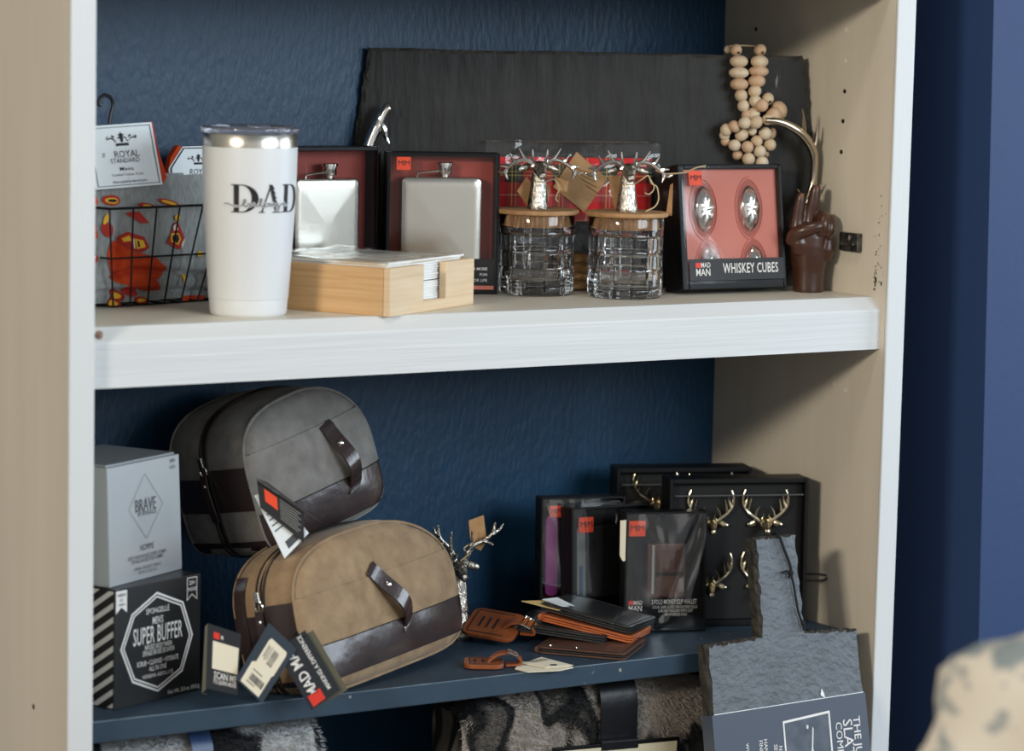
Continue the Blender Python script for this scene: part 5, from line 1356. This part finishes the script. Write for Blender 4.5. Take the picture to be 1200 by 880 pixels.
# ---------------------------------------------------------------- slate paddle board
SLATE_B = mat('blue_grey_slate', (92, 98, 104), .55, var=(78, 84, 90), vscale=30, bump=.8, bscale=130, bstretch=(.8, 1, 1.0), detail=6, spec=.7, bdist=.004)
pd = thing('slate_paddle', 'blue grey slate paddle board with paper band leaning on the front of the lower shelf', 'serving board', frame(.7822, -.0100, -.364, 3, 11.3, -.8))
BW, HW, SH, HL = .2067, .0594, .0147, .1044
pl_ = [(-BW / 2, -.252), (BW / 2 + .004, -.252), (BW / 2, SH - .001), (HW / 2 + .002, SH + .003), (HW / 2, SH + HL + .001), (-HW / 2 + .002, SH + HL), (-HW / 2, SH + .002), (-BW / 2, SH)]
slate(pd, SLATE_B, pl_, .0150, 11, inset=.0034, n=18, amp=.0009)
BAND_C = mat('band_paper', (74, 82, 96), .35)
bw = BW / 2
bz0, bz1 = -.190, -.0585
band = MB().add([(-bw - .001, -.0012, bz0), (bw + .0035, -.0012, bz0 + .0), (bw + .0015, -.0012, bz1 + .004), (-bw - .001, -.0012, bz1), (-bw - .001, .0165, bz0), (bw + .0035, .0165, bz0), (bw + .0015, .0165, bz1 + .004), (-bw - .001, .0165, bz1)],
    [(0, 1, 2, 3), (1, 5, 6, 2), (5, 4, 7, 6), (4, 0, 3, 7)]).build('paper_band', BAND_C, pd)
fr_ = [(-.0120, -0.0735), (.0530, -0.0685), (.0530, -0.1570), (-.0120, -0.1570)]
fi_ = [(-.0100, -0.0758), (.0508, -0.0712), (.0508, -0.1550), (-.0100, -0.1550)]
shapes([[fr_[k], fr_[(k + 1) % 4], fi_[(k + 1) % 4], fi_[k]] for k in range(4)], WHITE_INK, band, 'picture_frame', -.0016)
scene_dark = shapes([[fi_[3], fi_[2], fi_[1], fi_[0]]], mat('picture_dark', (58, 66, 80), .4, var=(92, 100, 110), vscale=40), band, 'picture', -.0014)
shapes([[(.0275, -0.0830), (.0290, -0.0850), (.0262, -0.1050), (.0275, -0.1150), (.0240, -0.1210), (.0190, -0.1330), (.0120, -0.1430), (.0150, -0.1250), (.0220, -0.1150), (.0245, -0.1030)], [(-.0060, -0.1150), (.0010, -0.1120), (.0030, -0.1190), (.0090, -0.1290), (.0040, -0.1410), (-.0080, -0.1450), (-.0050, -0.1250)],
        [(.0280, -0.1250), (.0340, -0.1210), (.0440, -0.1350), (.0400, -0.1470), (.0260, -0.1470)], [(.0195, -0.0800), (.0225, -0.0815), (.0215, -0.0850), (.0190, -0.0840)]], mat('picture_pale', (206, 206, 202), .5), scene_dark, 'picture_shapes', -.0018)
v_ = dict(rot=-90, align='LEFT')
letters([('THE JUST', .0885, -0.0780, .0135, dict(v_, bold=.02)), ('SLATE', .0755, -0.0795, .0185, dict(v_, bold=.0)), ('COMPANY', .0632, -0.0815, .0125, dict(v_, bold=.0)),
         ('NATURAL SLATE', -.0180, -0.0980, .0068, dict(v_, bold=.01)), ('SERVING BOARD', -.0245, -0.0960, .0068, dict(v_, bold=.01)), ('HAND CUT AND', -.0375, -0.0890, .0068, dict(v_, bold=.01)), ('FINISHED', -.0440, -0.0895, .0068, dict(v_, bold=.01)), ('WWW.JUSTSLATE', -.0620, -0.0910, .0060, dict(v_, bold=.01))], WHITE_INK, band, -.0018)
MB().tube([(-.1010, -.0002, bz1 + .0005), (.1030, -.0004, bz1 + .0045)], .0005, 5).build('band_edge', WHITE_CARD, band)
tag(MB().plate([(.0430, -.0012, -.0515), (.0450, -.0012, -.0450), (.0470, -.0012, -.0480), (.0490, -.0012, -.0550)], (0, -1, 0), .0006).build('torn_fleck', WHITE_CARD, pd), 'pale torn paper fleck above the band')
cp = [(.0040, .008, SH + HL + .003), (.0035, -.002, SH + HL + .001), (.0080, -.0035, SH + HL - .014), (.0135, -.0040, SH + HL - .030), (.0140, -.0045, SH + HL - .040), (.0105, -.0045, SH + HL - .0440)]
MB().tube(smooth_path(cp, 5), .0016, 7).build('hanging_cord', BLACK_CORD, pd, True)
MB().tube(smooth_path([(.0130, -.0035, SH + HL - .036), (.0160, -.0040, SH + HL - .050), (.0185, -.0035, SH + HL - .068), (.0200, -.0040, SH + HL - .082), (.0245, -.0035, SH + HL - .093), (.0280, -.0030, SH + HL - .097)], 5), .0013, 7).build('hanging_cord', BLACK_CORD, pd, True)
MB().ball((.0130, -.0050, SH + HL - .0395), (.0034, .0030, .0034), 10, 8).tube([(.0130, -.005, SH + HL - .0395), (.0070, -.005, SH + HL - .0370), (.0030, -.004, SH + HL - .0385)], .0013, 6).ball((.0245, -.0045, SH + HL - .093), (.0026, .0022, .0030), 10, 8).tube([(.0245, -.004, SH + HL - .093), (.0255, -.003, SH + HL - .101)], .0011, 6).build('cord_knot', BLACK_CORD, pd, True)['kind'] = 'stuff'
# ================================================================ BELOW THE LOWER SHELF
def fur_mat(name, pale, dark, seed):
    m = bpy.data.materials.new(name)
    m.use_nodes = True
    nt = m.node_tree
    b = nt.nodes['Principled BSDF']
    b.inputs['Roughness'].default_value = .9
    tc = nt.nodes.new('ShaderNodeTexCoord')
    mp = nt.nodes.new('ShaderNodeMapping')
    mp.inputs['Location'].default_value = (seed, seed * .7, seed * 1.3)
    mp.inputs['Scale'].default_value = (1, 1, .8)
    n = nt.nodes.new('ShaderNodeTexNoise')
    n.inputs['Scale'].default_value = 17
    n.inputs['Detail'].default_value = 1.5
    n.inputs['Distortion'].default_value = .6
    r = nt.nodes.new('ShaderNodeValToRGB')
    e = r.color_ramp.elements
    e[0].position, e[0].color = .49, lin(pale)
    e[1].position, e[1].color = .53, lin(dark)
    q = e.new(.62); q.color = lin(dark)
    q = e.new(.66); q.color = lin(tuple(int(x * .6) for x in pale))
    nt.links.new(tc.outputs['Object'], mp.inputs[0]); nt.links.new(mp.outputs[0], n.inputs['Vector'])
    nt.links.new(n.outputs['Fac'], r.inputs[0]); nt.links.new(r.outputs[0], b.inputs['Base Color'])
    return m
def throw(label, x0, x1, y0, y1, z0, z1, m, seed, ribbon_x, ribbon_w, rib_m, top_r):
    root = thing('plush_throw', label, 'throw blanket', Matrix.Translation(((x0 + x1) / 2, (y0 + y1) / 2, z0)), 'leopard print plush throws')
    w, d, h = (x1 - x0) / 2, (y1 - y0) / 2, z1 - z0
    rnd = random.Random(seed)
    def surf(u, v):
        """rounded folded roll: u around the front half, v across"""
        a = -w + 2 * w * v
        e = min(1, (1 - abs(2 * v - 1)) * 9) ** .5
        t = -pi / 2 * .2 + pi * 1.05 * u
        y = -d * max(-1, min(1, cos(t) * 1.15)) * (.8 + .2 * e)
        z = h * (.5 + .5 * max(-1, min(1, sin(t - pi * .0) * 1.25 - .35 * (u < .15)))) if False else None
        # profile: straight front, round top, straight back
        s_ = u * (2 * h + 2 * d)
        rr_ = top_r
        if s_ < h - rr_: y, z = -d, s_
        elif s_ < h - rr_ + rr_ * pi / 2:
            q = (s_ - h + rr_) / rr_
            y, z = -d + rr_ - rr_ * cos(q), h - rr_ + rr_ * sin(q)
        else:
            k = min(1, (s_ - (h - rr_ + rr_ * pi / 2)) / (2 * h + 2 * d - (h - rr_ + rr_ * pi / 2)))
            y, z = -d + rr_ + (2 * d - rr_) * min(1, k * 1.7), h - (h * max(0, k - .588) / .412)
        return V((a, y * (.75 + .25 * e) + .003 * noise.noise(V((a * 18, z * 18, seed))), z * (.9 + .1 * e)))
    g = MB().grid(surf, 40, 40)
    g.f += [tuple(j * 41 for j in range(41)), tuple(j * 41 + 40 for j in range(41))]
    bd = g.build('folded_plush', m, root, True)
    tag(bd, 'leopard print plush pile')
    fb = MB()
    for i in range(15000):
        u, v = rnd.uniform(.28, .62), rnd.random()
        p = surf(u, v)
        nrm = (surf(u + .004, v) - p).cross(surf(u, min(1, v + .004)) - p)
        nrm = nrm.normalized() if nrm.length > 0 else V((0, -1, 0))
        if nrm.y > 0: nrm = -nrm
        dr = (nrm + V((rnd.uniform(-.6, .6), rnd.uniform(-.6, .6), rnd.uniform(-.9, .3)))).normalized()
        sd = dr.orthogonal().normalized()
        l = rnd.uniform(.004, .0075)
        fb.add([p + sd * .0006, p - sd * .0006, p + dr * l + V((0, 0, -.0005))], [(0, 1, 2)])
    f_ = fb.build('plush_pile', m, root)
    f_['kind'] = 'stuff'
    rb = []
    for i in range(30):
        p = surf(.02 + .70 * i / 29, (ribbon_x - x0) / (x1 - x0))
        rb.append(p + V((0, -.0070 if p.y < 0 else 0, .006 if i > 12 else 0)))
    MB().ribbon(rb, (1, 0, 0), ribbon_w, .0012).build('ribbon', rib_m, root, True)
    return root
BLK_RIB = mat('black_satin', (20, 21, 25), .32, bump=.2, bscale=60)
BLU_RIB = mat('blue_satin', (44, 66, 104), .35, bump=.2, bscale=60)
throw('grey and black leopard plush throw with blue ribbon at the left below the shelf', .006, .272, .050, .140, -.62, -.392, fur_mat('leopard_plush', (176, 178, 180), (26, 28, 34), 3.1), 3, .1330, .022, BLU_RIB, .03)
t2 = throw('grey and black leopard plush throw with black ribbon and framed card below the shelf', .440, .770, .062, .142, -.62, -.393, fur_mat('leopard_plush_warm', (150, 142, 134), (22, 22, 24), 9.4), 5, .6200, .046, BLK_RIB, .03)
def t2p(x, y, z): return V((x, y, z)) - V(t2.location)
lc = MB().box(0, .158, 0, .004, 0, .090).build('card_frame', BLACK_CARD, t2, bevel=.0006, M=Matrix.Translation(t2p(.5310, .0470, -.5440)) @ Matrix.Rotation(R(2), 4, 'Y'))
MB().box(.004, .154, -.0006, .0002, .004, .0865).build('label_card', mat('label_card', (206, 196, 168), .6), lc, M=Matrix.Translation(t2p(.5310, .0470, -.5440)) @ Matrix.Rotation(R(2), 4, 'Y'))
tag(MB().box(.058, .104, -.002, .0055, .083, .0925).build('ribbon_hem', BLK_RIB, lc, bevel=.0008, M=Matrix.Translation(t2p(.5310, .0470, -.5440)) @ Matrix.Rotation(R(2), 4, 'Y')), 'folded end of the black ribbon over the card')

# ================================================================ FOREGROUND CHAIR BACK
def toile():
    m = mat('cream_toile', (224, 215, 198), .85, bump=.2, bscale=300)
    specks(m, (140, 150, 152), 17, .54, (1, 1, 1))
    specks(m, (168, 170, 164), 40, .58, (1, 1, 1))
    return m
dist = 2.02
e_r = rgt
def fg(u, v, dd=dist): return CAM + (rgt * ((u - 600) / F_PX) - upv * ((v - 440) / F_PX) + fwd) * dd
cc = V((.2270, -.9000, -.2550))
ch = thing('armchair', 'cream armchair back with blue grey toile pattern in the near right corner', 'armchair', Matrix.Translation((cc.x, cc.y, -1.30)) @ Matrix.Rotation(R(-32), 4, 'Z'))
TO = toile()
def lump(p, amp=.010):
    return p * (1 + amp / .1 * (noise.noise(p * 16) * .9 + .5 * noise.noise(p * 34)))
b = MB()
def cush(c, r, n=2.6, nu=44, nv=28):
    vs_, q = [], MB().ball((0, 0, 0), 1, nu, nv)
    for p in q.v:
        p = V(p)
        k = (abs(p.x) ** n + abs(p.y) ** n + abs(p.z) ** n) ** (-1 / n)
        p = p * k
        s_ = V((p.x * r[0], p.y * r[1], p.z * r[2]))
        s_ = s_ + p.normalized() * (.030 * noise.noise(s_ * 10 + V((2, 3, 1))) + .016 * noise.noise(s_ * 24))
        vs_.append(s_ + V(c))
    return vs_, q.f
b.add(*cush((.205, 0, 1.048), (.225, .070, .150)))
b.build('back_cushion', TO, ch, True)
b = MB(); b.add(*cush((.19, 0, .72), (.22, .06, .25)))
b.build('backrest', TO, ch, True)
b = MB(); b.add(*cush((.19, -.22, .42), (.25, .27, .08), 3.5))
b.build('seat', TO, ch, True)
for x in (-.02, .40):
    for y in (-.44, .0):
        MB().lathe([(.014, 0), (.020, .36)], 12, (x, y, 0)).build('leg', mat('chair_leg', (70, 50, 36), .5), ch, True)
